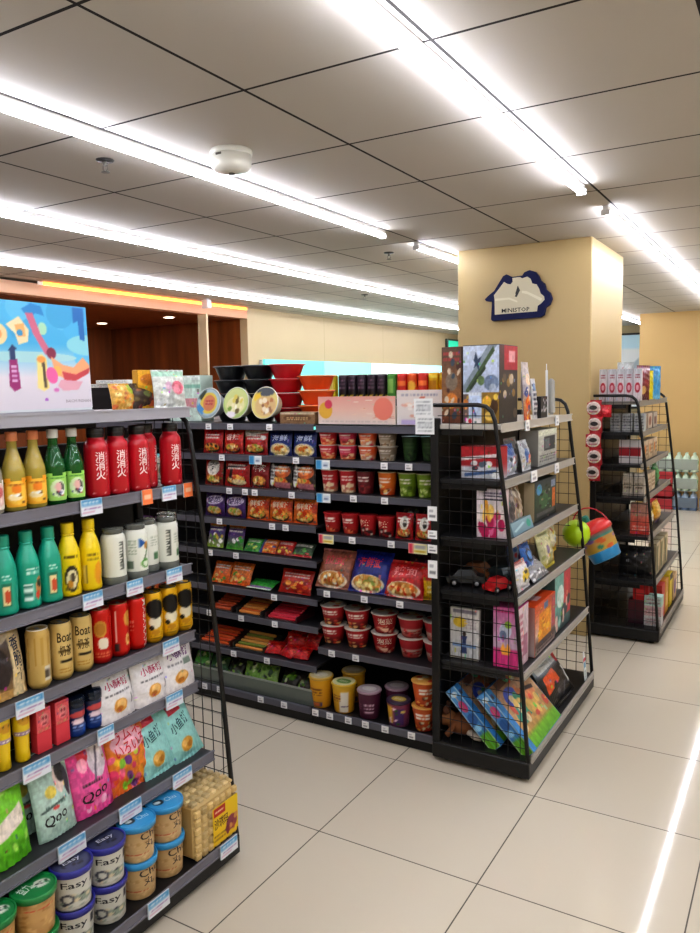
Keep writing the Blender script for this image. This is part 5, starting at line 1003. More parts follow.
blister('toy_blister', .13, .22, Art('#dcdcdc').rect(.2, .1, .8, .5, '#c8c0b8').ell(.5, .3, .2, .1, '#c8a05a').dashes(.2, .7, .8, .85, 2, '#8a8a94', 1), bubble(.1, .035, .17, .01), (-1.06, 3.63, M1), RX+.35, .02, 'clear and white hanging toy blister at the far end of the top shelf')
# second shelf
rw = Art([(0, '#b8bcc4'), (.35, '#c8ccd4'), (.42, '#a01824'), (1, '#b82430')], 1.2).band(0, .6, 1, .75, .1, '#d8d4d4').band(.1, .1, .9, .25, .1, '#3a5a8a').blobs(3, 8, (.2, .1, .9, .5), .04, .1, ['#5a6a7a', '#e8e8e8', '#2a3440'])
toy('vehicle_toy_box', .17, .08, .13, (-1.115, 2.935, M2), 0, 0, 'red and white vehicle toy box on the second shelf behind the wire side', rw, top=Art('#b02434').dashes(.1, .2, .9, .8, 2, '#e0c8c8', 2), right=Art([(0, '#c0c4cc'), (.5, '#a81c28')]), col='#a82430')
Kind(pouch('vehicle_toy_pouch', .13, .13, .04, Art([(0, '#c8ccd4'), (.5, '#8a9ab8'), (1, '#2a5aa8')]).ell(.4, .75, .3, .16, '#1f4f9a').ell(.6, .45, .2, .12, '#c83a3a').band(.2, .1, .5, .5, .08, '#e8e8ec').blobs(3, 8, (.1, .05, .9, .5), .05, .1, ['#e8e8ec', '#3a4a5a', '#8a94a4']), seed=3), 'toy pack').put((-1.045, 3.08, M2), RX, .2, 'blue and white toy bag on the second shelf by the front rod')
Kind(pouch('character_toy_pouch', .12, .135, .04, Art([(0, '#d0d4d8'), (1, '#b8bcc4')]).ell(.4, .5, .2, .24, '#3a6ab0').ell(.64, .36, .16, .16, '#e87a5a').ell(.4, .8, .2, .1, '#8a8a94').blobs(4, 8, (.1, .1, .9, .9), .04, .08, ['#2a3a5a', '#e8e4e0', '#c8b8a0']), seed=4), 'toy pack').put((-1.04, 3.26, M2), RX, .2, 'toy bag with blue and orange shapes in the middle of the second shelf')
toy('electronics_toy_box', .3, .09, .165, (-1.08, 3.56, M2), RX, 0, 'pale grey box with a dark window at the right of the second shelf', Art([(0, '#b0b0ac'), (1, '#c4c6bc')], .5).rect(.3, .4, .9, .8, '#3a3e44').rect(.36, .46, .6, .74, '#6a7078').dashes(.08, .1, .9, .32, 3, '#4a4a4e', 2, .6).rect(.0, .84, 1, 1, '#d8dccc'), top=Art('#d0d4c8'), left=Art('#9a9a96'), col='#b4b4b0')
# third shelf
fl = Art([(0, '#d8c8d0'), (.4, '#e0d4d0'), (1, '#d4ccd8')], 1.6).blobs(7, 12, (.08, .04, .95, .36), .06, .12, ['#b81a5a', '#c83a7a', '#a0144c', '#d86a9a']).blobs(8, 6, (.25, .4, .6, .66), .06, .1, ['#e8b040', '#e0a030', '#f0cc70']).dashes(.25, .76, .9, .94, 3, '#5a5068', 2, .9).ell(.7, .45, .12, .08, '#d8487a')
toy('flower_kit_box', .125, .03, .2, (-1.065, 2.9, M3), 0, 0, 'white box with pink and yellow flowers behind the wire side', fl, right=Art('#d8c8cc'), top=Art('#cfc4c8'), col='#d0c4c8', cat='box')
for nm, y, x, w, h, a, lab in (('toy_pouch', 3.0, -1.02, .12, .19, Art([(0, '#c8407a'), (.2, '#8a8088'), (.7, '#6a6468'), (1, '#7a6050')], 1.5).ell(.4, .5, .26, .2, '#4a464c').ell(.6, .72, .2, .1, '#a89a94').ell(.4, .14, .3, .09, '#d86a9a').blobs(2, 8, (.1, .2, .9, .9), .05, .1, ['#b8b0b4', '#3a363c', '#c8a890']), 'grey and pink toy bag on the third shelf beside the flower box'), ('toy_pouch', 3.14, -1.04, .12, .18, Art([(0, '#a89a80'), (.5, '#b8a894'), (1, '#8a6a50')], 1.5).blobs(3, 9, (.1, .2, .9, .9), .06, .12, ['#8a7a68', '#d8d0c0', '#6a4a34']), 'tan toy bag on the third shelf, right of the grey and pink one')):
    Kind(pouch(nm, w, h, .045, a, seed=len(lab)), 'toy bag').put((x, y, M3), RX, .12, lab)
gd_ = Art([(0, '#28302c'), (.5, '#2f4a38'), (1, '#3a4048')], .6).ell(.4, .5, .2, .24, '#3f6a44').rect(.1, .1, .9, .2, '#5a5a60').ell(.2, .78, .12, .14, '#4a90c0').rect(.8, .2, .94, .7, '#c8682a').rect(.74, .74, .94, .92, '#8a9ab8').blobs(6, 9, (.2, .25, .75, .85), .04, .08, ['#1c2420', '#5a8a5a', '#8a9088'])
toy('robot_toy_box', .34, .08, .18, (-1.05, 3.45, M3), RX, 0, 'dark green and black toy box with orange corner, right of the third shelf', gd_, left=Art('#c8b898').rect(0, 0, .4, 1, '#8a7a5a'), top=Art('#3a4038'), col='#2c3430')
Kind(carton('slim_toy_box', .26, .03, .055, Art([(0, '#6a8a9a'), (1, '#88a4b0')], .3).band(.1, .3, .6, .7, .14, '#a8c8d0').ell(.8, .5, .1, .3, '#38a088'), top=Art('#7a98a4'), col='#7a96a2'), 'toy box').put((-.995, 3.05, M3), RX, .3, 'long slim blue grey toy box lying along the third shelf front')
# fourth shelf: dark toy cars behind the wire side
def toy_car(body, cab, loc, rz, tilt, lab, s=1):
    t = empty('toy_car')
    g = G(); prof = [(-.075, .018), (-.08, .04), (-.05, .048), (-.03, .072), (.03, .074), (.05, .05), (.078, .044), (.08, .018)]; n = len(prof)
    V = [(x, y, z) for y in (-.034, .034) for x, z in prof]; V = [(x, y*(.78 if z > .06 else 1), z) for x, y, z in V]
    g.add(V, [tuple(range(n)), tuple(range(n, 2*n))[::-1]]+[((i+1) % n, i, n+i, n+(i+1) % n) for i in range(n)], body); g.build('car_body', PLASTIC, t)
    g = G()
    for s_ in (-1, 1): g.add([(-.04, s_*.0325, .05), (.042, s_*.0325, .052), (.026, s_*.0275, .07), (-.026, s_*.0275, .068)], [(0, 1, 2, 3)], cab)
    g.build('side_window', PLASTIC, t)
    for x in (-.045, .048):
        for y in (-.034, .034):
            g = G(); g.tube([(x, y-.007, .018), (x, y+.007, .018)], .018, '#0e0e10', 14).tube([(x, y-.0075, .018), (x, y+.0075, .018)], .009, '#b0b0b4', 10); g.build('wheel', PLASTIC, t)
    return Kind(t, 'toy car').put(loc, rz, tilt, lab, 'toy cars on the fourth shelf', s)
toy_car('#20262c', '#0c0e12', (-1.2, 2.95, M4), .3, 0, 'dark grey toy car at the left behind the wire side'); toy_car('#2c3c40', '#0c0e12', (-1.08, 3.05, M4), -.5, 0, 'dark teal toy car between the grey car and the red one'); toy_car('#b01c22', '#14141a', (-1.05, 2.92, M4), 1.2, 0, 'small bright red toy car behind the front rod of the fourth shelf', .8)
toy_car('#8a5a3a', '#161618', (-1.2, 3.08, M4), -.2, 0, 'brown orange toy car set back on the fourth shelf')
Kind(pouch('car_toy_pouch', .15, .12, .05, Art([(0, '#d0ccd0'), (.8, '#d8d8dc'), (1, '#a03a34')], .9).poly([(.2, .42), (.3, .62), (.6, .72), (.85, .55), (.85, .36), (.25, .3)], '#e0c018').ell(.36, .34, .07, .08, '#1a1a1c').ell(.72, .34, .07, .08, '#1a1a1c').rect(.4, .52, .66, .64, '#2a2a2c').rect(0, 0, 1, .1, '#e8e4e8').dashes(.1, .8, .9, .92, 1, '#e8d0c8', 1), seed=5), 'toy bag').put((-.965, 3.0, M4), RX, .25, 'toy bag showing a yellow car on white at the front of the fourth shelf')
Kind(pouch('blue_toy_pouch', .12, .155, .05, Art([(0, '#8ab0d8'), (.5, '#3a78c8'), (1, '#2a60b0')], 1.3).ell(.5, .66, .3, .2, '#1c3058').ell(.5, .66, .2, .12, '#5a9ae0').band(.3, .0, .5, .4, .12, '#a8c8e8').blobs(3, 6, (.1, .1, .9, .5), .05, .1, ['#d8e4f0', '#2a4a8a']), seed=6), 'toy bag').put((-1.0, 3.18, M4), RX, .2, 'bright blue toy bag in the middle of the fourth shelf')
Kind(pouch('clear_toy_pouch', .2, .17, .05, Art([(0, '#c8b840'), (.3, '#b8b898'), (1, '#c8c890')], .9).ell(.4, .5, .2, .24, '#d8d4b0').ell(.4, .5, .1, .12, '#8a7aa0').rect(.72, .1, .94, .5, '#d8a82a').blobs(4, 8, (.1, .1, .9, .9), .04, .09, ['#e8e4c8', '#c8a020', '#98a060']), seed=7), 'toy bag').put((-.985, 3.42, M4), RX, .25, 'yellowish clear toy bag at the right of the fourth shelf')
Kind(pouch('silver_toy_pouch', .22, .1, .04, Art([(0, '#7a7a80'), (1, '#a8a8ac')], .6).blobs(4, 14, (.05, .05, .95, .95), .05, .12, ['#c8c8cc', '#3a3a40', '#e0e0e4']), seed=8), 'toy bag').put((-.955, 3.21, M4+.003), RX, .8, 'flat silvery grey toy bag lying along the front of the fourth shelf')
# fifth shelf
cdp = Art([(0, '#b8bcc0'), (1, '#c4c0bc')], 1.6).ell(.35, .72, .24, .1, '#d0b030').rect(.1, .9, .9, .97, '#7a7480').dashes(.5, .6, .92, .82, 4, '#a89aa0', 3).poly([(.38, .12), (.44, .36), (.4, .46), (.6, .46), (.56, .36), (.6, .12)], '#2a3a68').ell(.5, .5, .06, .05, '#3a2a24').rect(.1, .24, .9, .3, '#6a8ab8').rect(.0, 0, 1, .05, '#9a9488')
toy('figure_card_box', .13, .02, .215, (-1.185, 2.9, M5), 0, .05, 'pale card box with a small dark blue figure picture, standing at the back left', cdp, col='#b8b8b4', top=Art('#c8c8c4'))
pkb = Art([(0, '#d83a8a'), (.3, '#c83a80'), (.34, '#c8b0c8'), (1, '#c86aa0')], 1.8).ell(.5, .62, .24, .12, '#c0c8d8').ell(.6, .72, .14, .06, '#8ab03a').ell(.4, .54, .14, .08, '#6a7a9a').poly([(.3, .3), (.4, .42), (.5, .32), (.6, .42), (.7, .32), (.66, .22), (.36, .22)], '#f0a840').dashes(.1, .9, .9, .97, 1, '#b01a5a', 2)
toy('doll_toy_box', .105, .13, .25, (-1.0, 2.94, M5), 0, 0, 'pink doll toy box at the near corner of the fifth shelf', pkb, right=Art([(0, '#c8b0bc'), (1, '#d8c8d0')], 1.4).dashes(.1, .1, .5, .9, 7, '#b04a6a', 4, .6).rect(.5, .15, .9, .5, '#a8708a'), top=Art('#d86aa8'), col='#c84a8c')
oro = Art([(0, '#b8a8a8'), (.2, '#4a3434'), (.4, '#d8b8b0'), (1, '#c84a1c')], .7).poly([(.15, .25), (.2, .8), (.75, .8), (.78, .25)], '#e09018').blobs(9, 8, (.2, .35, .7, .75), .05, .1, ['#f0b830', '#e8a020', '#c8700c']).rect(.8, .3, 1, .95, '#b8505a').dashes(.1, .04, .9, .18, 2, '#2a2428', 2).rect(.42, .82, .62, .95, '#5a7aa8')
toy('construction_toy_box', .3, .13, .215, (-.995, 3.19, M5), RX, 0, 'bright orange toy box with a yellow picture on the fifth shelf', oro, left=Art([(0, '#b8b0b0'), (1, '#a87a70')]), top=Art([(0, '#d8501a'), (1, '#c84414')]).rect(.35, .2, .6, .8, '#c8a0a0'), col='#c84a1c')
ted = Art([(0, '#3a4a50'), (.4, '#5a9a94'), (1, '#7ab0a8')], 1.3).rect(.55, .2, 1, 1, '#b83a44').ell(.35, .6, .22, .2, '#c8dcd8').ell(.6, .3, .2, .12, '#2a3a44').blobs(4, 9, (.1, .1, .9, .5), .05, .1, ['#8ac0b8', '#1a2a30', '#d8b8b0'])
toy('playset_toy_box', .27, .12, .265, (-1.0, 3.5, M5), RX, 0, 'teal and red toy box at the right end of the fifth shelf', ted, left=Art('#4a6a6a'), top=Art('#a84a54'), col='#5a6a6a')
# bottom: flat boxes leaning back
big = Art([(0, '#5aa020'), (.16, '#7ab82c'), (.22, '#c89a58'), (.6, '#c8a078'), (1, '#8a6a5a')], 1.2).ell(.36, .7, .16, .14, '#3a50b8').ell(.36, .7, .08, .07, '#6a80e0').ell(.5, .5, .24, .16, '#3f9a7a').ell(.62, .42, .14, .12, '#d8b060').ell(.3, .42, .12, .12, '#4aa890').ell(.74, .56, .14, .1, '#d88a5a').band(.5, .7, .9, .6, .06, '#3a2a2a').rect(.2, .88, .5, 1, '#5a3a3a').rect(0, 0, .1, 1, '#3a88c8').blobs(7, 20, (.15, .25, .95, .95), .03, .08, ['#e0c070', '#d85a48', '#58b090', '#e8d8b0', '#c87a4a'])
sdb = Art([(0, '#c8d8c0'), (.02, '#6ab02c'), (.24, '#5aa028'), (.28, '#3a78b8'), (1, '#5a9ad0')], 5).ell(.5, .7, .3, .09, '#c8407a').ell(.5, .5, .4, .08, '#2f60a0').ell(.4, .36, .3, .05, '#8ac0e0').ell(.5, .9, .3, .04, '#c8e0ec').rect(0, 0, .08, 1, '#dce4e0').rect(.92, 0, 1, 1, '#dce4e0')
t = carton('craft_toy_box', .4, .055, .3, big, left=sdb, top=Art('#3a80bc'), right=sdb, col='#3a80bc', dens=280); KBx = Kind(t, 'toy box')
KBx.put((-.9, 3.08, M6), RX, .76, 'big flat toy box with a green and tan picture leaning on the bottom shelf', 'flat blue boxes leaning')
KBx.put((-1.035, 3.07, M6), RX, .76, 'flat blue toy box leaning behind the big picture box', 'flat blue boxes leaning')
def limb(name, pts, r, col, t, mat=MATTE): G().tube(pts, r, col, 10).build(name, mat, t)
t = empty('plush_toy')
for nm, c, rx_, z, col in (('torso', 0, .055, .05, '#7a4a2a'), ('head', -.07, .042, .075, '#8a5a34')):
    o = lathe_part(nm, [(0, -1), (.5, -.86), (.87, -.5), (1, 0), (.87, .5), (.5, .86), (0, 1)], col, t, MATTE, n=20, caps=False); o.scale = (rx_*1.2, rx_*.9, rx_*.85); o.location = (c, 0, z)
    o.data.polygons.foreach_set('use_smooth', [True]*len(o.data.polygons))
o = lathe_part('muzzle', [(0, -1), (.7, -.7), (1, 0), (.7, .7), (0, 1)], '#d8ccc0', t, MATTE, n=16, caps=False); o.scale = (.02, .022, .018); o.location = (-.1, -.025, .065)
for s in (-1, 1):
    o = lathe_part('ear', [(0, -1), (.7, -.7), (1, 0), (.7, .7), (0, 1)], '#5a3420', t, MATTE, n=14, caps=False); o.scale = (.016, .01, .02); o.location = (-.065, s*.03, .115)
    limb('leg', [(.03, s*.03, .03), (.06, s*.045, .016), (.085, s*.05, .015)], .015, '#d0c4b4', t); limb('arm', [(-.03, s*.035, .06), (-.045, s*.055, .035), (-.06, s*.06, .02)], .013, '#7a4a2a', t)
Kind(t, 'soft toy').put((-1.21, 2.93, M6), .3, 0, 'small brown and white soft toy lying at the back of the bottom shelf')
bo = Art([(0, '#1c1c20'), (.6, '#222226'), (.75, '#8a9aa8'), (1, '#a8b0b4')], .9).poly([(.05, .3), (.1, .62), (.5, .66), (.55, .4)], '#e0582a').band(.3, .2, .95, .5, .12, '#3a3a42').band(.5, .1, .8, .4, .06, '#5a5a64').rect(.05, .7, .8, .85, '#b8bcbc').rect(.8, .66, 1, .84, '#c02434').rect(.84, .2, .98, .55, '#d0d4d4').blobs(3, 8, (.2, .05, .9, .4), .03, .08, ['#3a3a40', '#0e0e12', '#6a6a72'])
Kind(pouch('blaster_toy_pouch', .34, .24, .06, bo, seed=12), 'toy bag').put((-.925, 3.5, M6), RX, .6, 'black and orange toy gun pack leaning at the right of the bottom shelf')
Kind(pouch('game_toy_pouch', .2, .16, .04, Art([(0, '#8a9098'), (1, '#3a4a38')], .9).blobs(3, 12, (.05, .05, .95, .95), .05, .12, ['#c8b040', '#d8d8d8', '#58483a']), seed=13), 'toy bag').put((-1.06, 3.5, M6), RX, .25, 'dull green and grey toy bag behind the orange one at the bottom')
blister('tag_card', .045, .11, Art('#d0d8d8').rect(.2, .55, .8, .8, '#5a90b8').rect(0, .84, 1, 1, '#c83a4a').dashes(.15, .1, .85, .45, 3, '#9aa4a8', 1), lambda t: G().box(-.012, .012, -.004, -.002, .02, .04, '#c8d0d0', 0, .001).build('sticker', PAPER, t), (-.893, 3.77, M6+.012), RX, .1, 'small white and red card standing at the right front corner of the bottom shelf')

for nm, y, x, z, w, h, rz, tl_, a, lab in (('toy_pouch', 3.3, -1.12, M2, .16, .14, RX, .1, Art([(0, '#8a9098'), (1, '#a8a4a0')]).blobs(2, 9, (.1, .1, .9, .9), .06, .12, ['#d8d8dc', '#4a5058', '#b8a080']), 'greyish toy bag set back on the second shelf behind the orange and blue one'),
    ('toy_pouch', 3.72, -1.06, M4, .18, .15, RX, .15, Art([(0, '#d8b838'), (1, '#c8c0a8')]).ell(.5, .5, .3, .3, '#e8e0c8').blobs(5, 8, (.1, .1, .9, .9), .05, .1, ['#c86a3a', '#4a8ac0', '#e8d060']), 'cream and yellow toy bag at the far right end of the fourth shelf'),
    ('toy_pouch', 3.3, -1.1, M4, .2, .17, RX, .1, Art([(0, '#c8c8d0'), (1, '#6a8ac0')]).blobs(6, 10, (.1, .1, .9, .9), .06, .12, ['#2a5aa8', '#e8e4e0', '#c83a3a']), 'white and blue toy bag behind the others on the fourth shelf'),
    ('toy_pouch', 2.97, -1.16, M2, .2, .1, .3, .9, Art([(0, '#3a3a40'), (1, '#5a5a60')]).blobs(7, 9, (.1, .1, .9, .9), .06, .12, ['#8a8a90', '#a82a2a', '#c8c8cc']), 'dark grey toy bag lying behind the red and white vehicle box') if False else ('toy_pouch', 3.66, -1.12, M3, .14, .16, RX, .1, Art('#6a5a50').blobs(7, 9, (.1, .1, .9, .9), .06, .12, ['#8a8a90', '#a86a4a', '#c8c0b0']), 'dull brown toy bag at the far end of the third shelf')):
    Kind(pouch(nm, w, h, .045, a, seed=len(lab)), 'toy bag').put((x, y, z), rz, tl_, lab)

# toy bucket hung on the far rod of the toy unit
t = empty('toy_bucket')
ban = Art([(0, '#2a88c0'), (.34, '#2f90c8'), (.36, '#c0a040'), (.75, '#b88a50'), (.78, '#2f8a80'), (1, '#c83a3a')], .8).blobs(4, 14, (-.3, .38, 1.3, .74), .05, .1, ['#d84a6a', '#e8c050', '#7a5aa0', '#c8602a', '#3a8a6a'])
lathe_part('bucket_body', [(0, 0), (.072, 0), (.077, .004), (.096, .15), (.1, .152), (.1, .158)], '#2a88c0', t, PLASTIC, ban, (0, .158), n=48)
lathe_part('red_lid', [(.101, .15), (.104, .152), (.104, .17), (.085, .2), (.05, .212), (0, .212)], '#d82a2c', t, n=40, caps=False)
o = lathe_part('ball', [(0, -1), (.38, -.92), (.7, -.71), (.92, -.38), (1, 0), (.92, .38), (.7, .71), (.38, .92), (0, 1)], '#b4d81c', t, n=28, caps=False); o.scale = (.072,)*3; o.location = (-.05, -.11, .19)
G().tube([(.1*math.cos(a), 0, .158+.13*math.sin(a)) for a in np.linspace(0, PI, 12)], .004, '#c8283c', 6).build('handle', PLASTIC, t)
G().box(-.045, .0, .02, .06, .2, .25, '#2a8a7a', 0, .01).build('sand_mould', PLASTIC, t)
Kind(t, 'toy').put((-.86, 4.06, .665), .0, 0, 'blue and red sand toy bucket with lime ball, hung on the toy unit', None, None, -.5)

# ================================================================== far unit
F1, F2, F3, F4, F5, F6, F7 = 1.468, 1.283, 1.088, .888, .653, .373, .0935
FXb = -1.125
cw = Art([(0, '#c8bcc0'), (.5, '#d0c4c8'), (1, '#b8bcc4')], 2).ell(.5, .42, .34, .16, '#a81c34').ell(.5, .42, .2, .08, '#d8a0a8').rect(0, 0, .1, 1, '#e0dce0').dashes(.2, .7, .8, .85, 2, '#8a3a4a', 2)
Kc = Kind(carton('red_white_pack', .046, .03, .195, cw, right=Art('#d0c8cc'), top=Art('#d8d8dc'), col='#cfc4c8'), 'blister pack')
for i in range(5): Kc.put((-1.07+.05*i, 4.86+.012*(i % 2), F1), .1*(i % 3-1), 0, 'white and red upright pack on the far unit top, %s of five from the left' % ORD[i], 'red and white packs on the far unit top')
Kind(pouch('clear_pouch', .1, .24, .03, Art('#c8d0d4').band(.1, .2, .8, .9, .12, '#e8ecee').ell(.5, .7, .2, .1, '#a8b8c0'), seed=3), 'bag').put((-.98, 5.05, F1), 0, .0, 'clear white plastic bag standing behind the red and white packs')
for x, y, w, h, c, a, lab in ((-.86, 4.97, .16, .215, 0, Art([(0, '#5a1420'), (.8, '#701828'), (.88, '#c8b8c0'), (1, '#7a3a4a')], 1.2).ell(.4, .3, .2, .12, '#c8a060').ell(.6, .5, .2, .1, '#8a2030'), 'dark red snack bag on the far unit top, right of the white and red packs'), (-.86, 5.14, .13, .185, 0, Art('#d8cc18').poly([(.0, 0), (.4, 0), (.2, 1), (0, 1)], '#c8a8a0'), 'bright yellow bag on the far unit top'), (-.845, 5.3, .15, .215, 0, Art([(0, '#8ac0d8'), (.2, '#3a98d0'), (1, '#2f88c4')]).band(.2, .1, .8, .9, .1, '#4aa8dc'), 'sky blue bag at the right of the far unit top')):
    Kind(pouch('hanging_pouch', w, h, .03, a, seed=len(lab)), 'bag').put((x, y, F1), RX*.8, 0, lab)
def fb(nm, w, d, h, x, y, z, a, c, lab, rz=0, grp=None, cat='box', **k): return Kind(carton(nm, w, d, h, a, right=k.get('right', Art(c)), top=Art(c), col=c, dens=200), cat).put((x, y, z), rz, 0, lab, grp)
g2 = Art('#b8bcbc').dashes(.1, .1, .9, .9, 5, '#6a6a70', 2, .8)
for i in range(3): fb('small_white_box', .06, .05, .11, -1.0+.07*i, 4.9, F2, g2, '#b0b4b4', 'small white and grey box on the second shelf, %s of three' % ORD[i], 0, 'white boxes on the far unit second shelf')
for i, (y, a, c) in enumerate(((5.05, Art('#b8a898').dashes(.1, .2, .9, .8, 3, '#6a4a3a', 2), '#a89888'), (5.25, Art('#c8b8a8').ell(.5, .5, .3, .3, '#8a5a4a'), '#b8a898'), (5.45, Art('#c0b4a8').rect(.2, .2, .8, .7, '#7a5a50'), '#b0a498'))): fb('snack_carton', .15, .05, .1, -.885, y, F2, a, c, 'tan snack carton facing the aisle on the second shelf, %s from the near side' % ORD[i], RX, 'tan cartons')
rwb = Art([(0, '#d8d4d4'), (.3, '#d0cccc'), (.32, '#a01c28'), (.66, '#a82430'), (.68, '#d4d0d0'), (1, '#dcd8d8')])
for i in range(2): fb('red_white_box', .062, .05, .145, -.945+.066*i, 4.9, F3, rwb, '#c8c4c4', 'red and white striped box on the third shelf of the far unit, %s one' % ('left', 'right')[i], 0, 'red and white striped boxes')
for i, y in enumerate((5.1, 5.27, 5.44)): fb('snack_carton', .15, .05, .125, -.88, y, F3, Art([(0, '#b8a488'), (1, '#c8b49c')]).ell(.3, .55, .16, .24, '#c87828').dashes(.45, .2, .95, .8, 3, '#7a5a40', i), '#b8a48c', 'tan and orange snack carton on the third shelf, %s from the near side' % ORD[i], RX, 'tan and orange cartons')
crm = Art([(0, '#a8a098'), (.5, '#c8bca8'), (1, '#b8b0a8')]).dashes(.15, .3, .85, .6, 2, '#6a6050', 3).rect(0, .84, 1, 1, '#d8d4cc')
for i in range(2): fb('cream_box', .06, .05, .14, -.92+.066*i, 4.9, F4, crm, '#b8b0a4', 'cream box on the fourth shelf of the far unit, %s one' % ('left', 'right')[i], 0, 'cream boxes')
for i, y in enumerate((5.08, 5.24)): fb('snack_carton', .14, .05, .12, -.855, y, F4, Art('#c4b49c').dashes(.1, .2, .9, .8, 3, '#8a6a4a', i), '#b8a890', 'cream snack carton facing the aisle on the fourth shelf, %s one' % ('near', 'far')[i], RX, 'cream cartons')
Kind(pouch('green_snack_pouch', .16, .15, .05, Art([(0, '#1f5a34'), (1, '#2a7a44')]).ell(.5, .5, .3, .3, '#3a9a58'), seed=3), 'snack bag').put((-.85, 5.46, F4), RX, .1, 'dark green snack bag on the fourth shelf of the far unit')
fb('salmon_box', .11, .06, .19, -.845, 4.9, F5, Art([(0, '#c83a34'), (.35, '#d05a48'), (1, '#c8a094')]).rect(.1, .6, .9, .9, '#b88878').dashes(.1, .1, .9, .3, 2, '#e8b0a0', 2), '#c08070', 'salmon and red box on the fifth shelf behind the wire side')
Kind(pouch('yellow_snack_pouch', .2, .15, .05, Art([(0, '#c8a820'), (.5, '#d0b830'), (1, '#d8c83a')]).poly([(.1, .2), (.5, .7), (.9, .2)], '#e8e0d0').ell(.5, .8, .3, .12, '#2a2420'), seed=4), 'snack bag').put((-.83, 5.15, F5), RX, .15, 'yellow and white snack bag on the fifth shelf of the far unit')
Kind(pouch('golden_snack_pouch', .2, .14, .05, Art([(0, '#3a2a5a'), (.3, '#c8902a'), (1, '#d8a838')]).ell(.5, .6, .3, .2, '#e8c878'), seed=5), 'snack bag').put((-.825, 5.4, F5), RX, .15, 'golden and purple snack bag on the fifth shelf of the far unit')
Kind(pouch('dark_sock_pouch', .2, .2, .07, Art('#1c1c1e', .9).blobs(3, 12, (.1, .1, .9, .9), .03, .09, ['#8a8a8e', '#3a3a3e', '#c8c8cc', '#0e0e10']), seed=6), 'bag').put((-.87, 4.9, F6+.0), 0, .1, 'black bag with grey and white flecks on the sixth shelf behind the wire side')
for i, y in enumerate((5.08, 5.24, 5.4)): fb('tall_carton', .13, .05, .2, -.79, y, F6, Art([(0, '#a89a80'), (1, '#b8a888')]).rect(.1, .1, .5, .9, '#6a6a48').rect(.56, .2, .9, .8, '#c8b890'), '#a09478', 'olive and tan tall carton on the sixth shelf, %s from the near side' % ORD[i], RX, 'olive and tan cartons')
fb('red_tin_box', .09, .07, .095, -.83, 4.9, F7+.15, Art('#b81a20').rect(.2, .3, .8, .7, '#d83a3a'), '#a8181e', 'bright red box on top of the dark red box at the bottom')
fb('dark_red_box', .1, .08, .15, -.85, 4.9, F7, Art([(0, '#3a1a2a'), (1, '#5a1a24')]), '#4a1a22', 'dark red box at the bottom of the far unit, under the bright red one')
for j in range(3): fb('white_carton', .1, .08, .062, -.755, 4.89, F7+j*.0625, Art(['#c8c8c8', '#c8a8a8', '#b8d0c8'][j]).dashes(.1, .2, .9, .8, 2, '#a07a80', j), ['#c4c4c4', '#c8aaaa', '#a8ccc0'][j], 'small pale carton in the near stack at the bottom, %s of three' % ('lowest', 'middle', 'topmost')[j], 0, 'pale cartons in a stack')
for i, (y, c, a) in enumerate(((5.06, '#b83a30', Art('#c04838').rect(.2, .3, .8, .7, '#d88a70')), (5.2, '#c8882a', Art('#c8902e').rect(.2, .2, .8, .6, '#e0b860')), (5.38, '#c8b020', Art('#d0b828').rect(0, .8, 1, 1, '#2a2420')))): fb('snack_carton', .12, .08, .22, -.765, y, F7, a, c, '%s tall carton at the bottom of the far unit facing the aisle' % ('red', 'orange', 'yellow')[i], RX)
fb('snack_carton', .14, .08, .18, -.765, 5.56, F7, Art('#c8a880').ell(.5, .5, .3, .3, '#6a4a7a'), '#b89870', 'tan carton with a purple spot at the far bottom end', RX)

# hanging strip of red packs on the near corner of the far unit
t = empty('hanging_strip'); tag(t, 'thin clip strip holding five red packs at the far unit corner', 'clip strip'); t.location = (-1.1, 4.768, .98)
G().box(-.006, .006, -.001, .001, 0, .5, '#c8c8c8').build('strip', PLASTIC, t); G().tube([(0, 0, .5), (0, .006, .515), (0, .012, .505)], .002, '#a8a8a8', 6).build('hook', METAL, t)
ra_ = Art('#b01a28').ell(.5, .5, .42, .42, '#d8ccc4').ell(.5, .5, .36, .36, '#c8b8ac').ell(.52, .54, .26, .14, '#2a2220').dashes(.2, .16, .8, .3, 2, '#8a1a24', 1).ell(.5, .82, .3, .08, '#c82434')
g = G(); disc = lambda u, v, o=0: np.stack([(u-.5)*.12, -.014*np.clip(1-((u-.5)**2+(v-.5)**2)*4, 0, 1)**.5-.002-o, v*.1], -1)
t = empty('red_snack_pack'); a2 = Art('#a81824', 1).ell(.5, .5, .46, .4, '#d8ccc4').ell(.5, .5, .38, .32, '#c0b0a8').ell(.5, .54, .26, .13, '#26201e').rect(.1, .0, .9, .08, '#c82838').dashes(.25, .24, .75, .34, 1, '#8a1a24', 2)
S_b = pouch('pack_film', .095, .1, .03, a2, t, seed=3)
KRd = Kind(t, 'snack pack')
for i in range(5): KRd.put((-1.1+(.004 if i % 2 else -.004), 4.757, .985+.0985*i), .1*(i % 3-1), .0, 'round faced red snack pack on the hanging strip, %s from the top' % ORD[4-i], 'red packs on the hanging strip')
Kind(pouch('red_pouch', .07, .075, .03, Art('#b81c2a').ell(.5, .5, .3, .3, '#d84a50'), seed=2), 'snack pack').put((-1.03, 4.752, 1.375), -.2, 0, 'small plain red snack pack beside the top of the hanging strip')

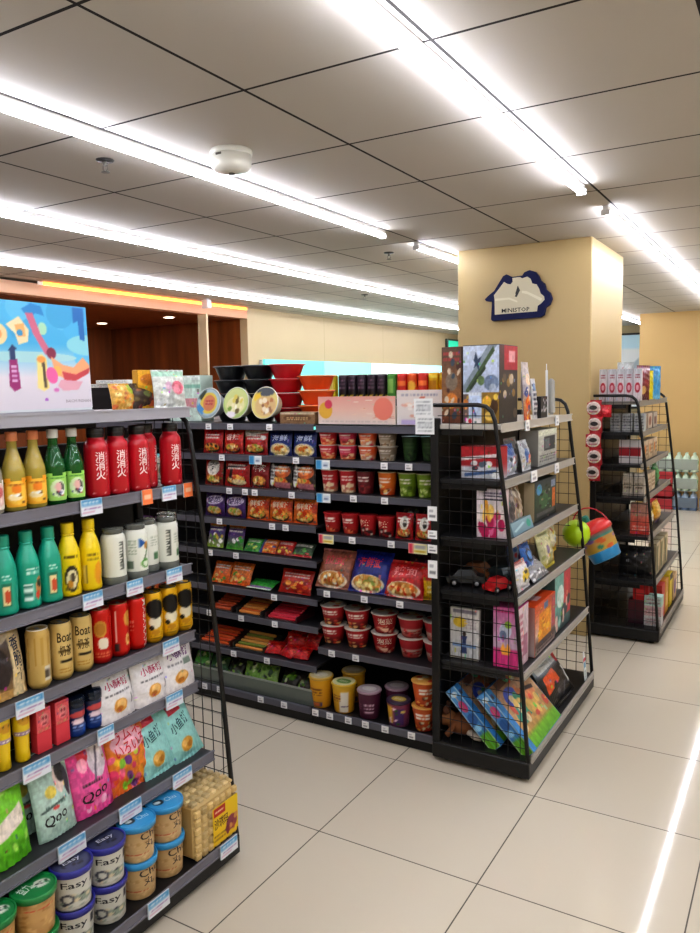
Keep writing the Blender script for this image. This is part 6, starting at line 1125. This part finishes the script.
# wrapped drink multipacks by the far right wall
def multipack(key, bodyc, capc, lab, film):
    t = empty('drink_multipack')
    for i in range(3):
        for j in range(2):
            o = lathe_part('bottle', [(0, 0), (.04, 0), (.043, .006), (.043, .15), (.03, .19), (.014, .21), (.014, .235), (0, .235)], bodyc, t, PLASTIC, lab, (.0, .235), n=18, zsub=.012) if i+j == 0 else None
            if o is None: o = dup(t.children[0], t)
            o.location = (-.09+.09*i, -.045+.09*j, 0)
    g = G().box(-.138, .138, -.092, .092, .0, .006, film, 0, .002).box(-.138, .138, -.0935, -.0925, .03, .16, film); g.build('wrap_film', GLASS, t)
    return Kind(t, 'drink pack')
KGn = multipack('g', '#c8d8c0', '#58a050', Art([(0, '#b8c8b4'), (.3, '#c8d8c4'), (.5, '#68b078'), (.62, '#d0e0cc'), (1, '#b8ccb4')]), '#d4dcd4')
KBl = multipack('b', '#7a94b0', '#3a5a9a', Art([(0, '#8a9aa8'), (.2, '#2a4a9a'), (.55, '#2f58b0'), (.7, '#a8b8c8'), (1, '#7a8a9c')]), '#98a8b8')
KBl.put((-1.235, 10.2, 0), 0, 0, 'blue bottled water multipack on the floor under two green packs'); KBl.put((-.93, 10.2, 0), 0, 0, 'blue bottled water multipack on the floor at the picture right edge')
for j in (1, 2): KGn.put((-1.235, 10.2, .2365*j), 0, 0, 'green and white drink multipack, %s of two stacked on the blue pack' % ('lower', 'upper')[j-1], 'green drink multipacks')
KGn.put((-1.52, 10.22, .47), 0, 0, 'green drink multipack partly hidden by the far unit, on the red crate')
t = empty('red_crate'); g = G()
for x0, x1, y0, y1 in ((-.15, .15, -.11, -.1), (-.15, .15, .1, .11), (-.15, -.14, -.1, .1), (.14, .15, -.1, .1)):
    for z in (0, .16, .32): g.box(x0, x1, y0, y1, z, z+.13, '#a83038', 0, .004)
g.box(-.14, .14, -.1, .1, 0, .01, '#902a30').box(-.15, .15, -.11, .11, .445, .468, '#b83840', 0, .004); g.build('crate_body', PLASTIC, t)
Kind(t, 'crate').put((-1.52, 10.22, 0), 0, 0, 'dull red slatted crate on the floor by the ochre wall')
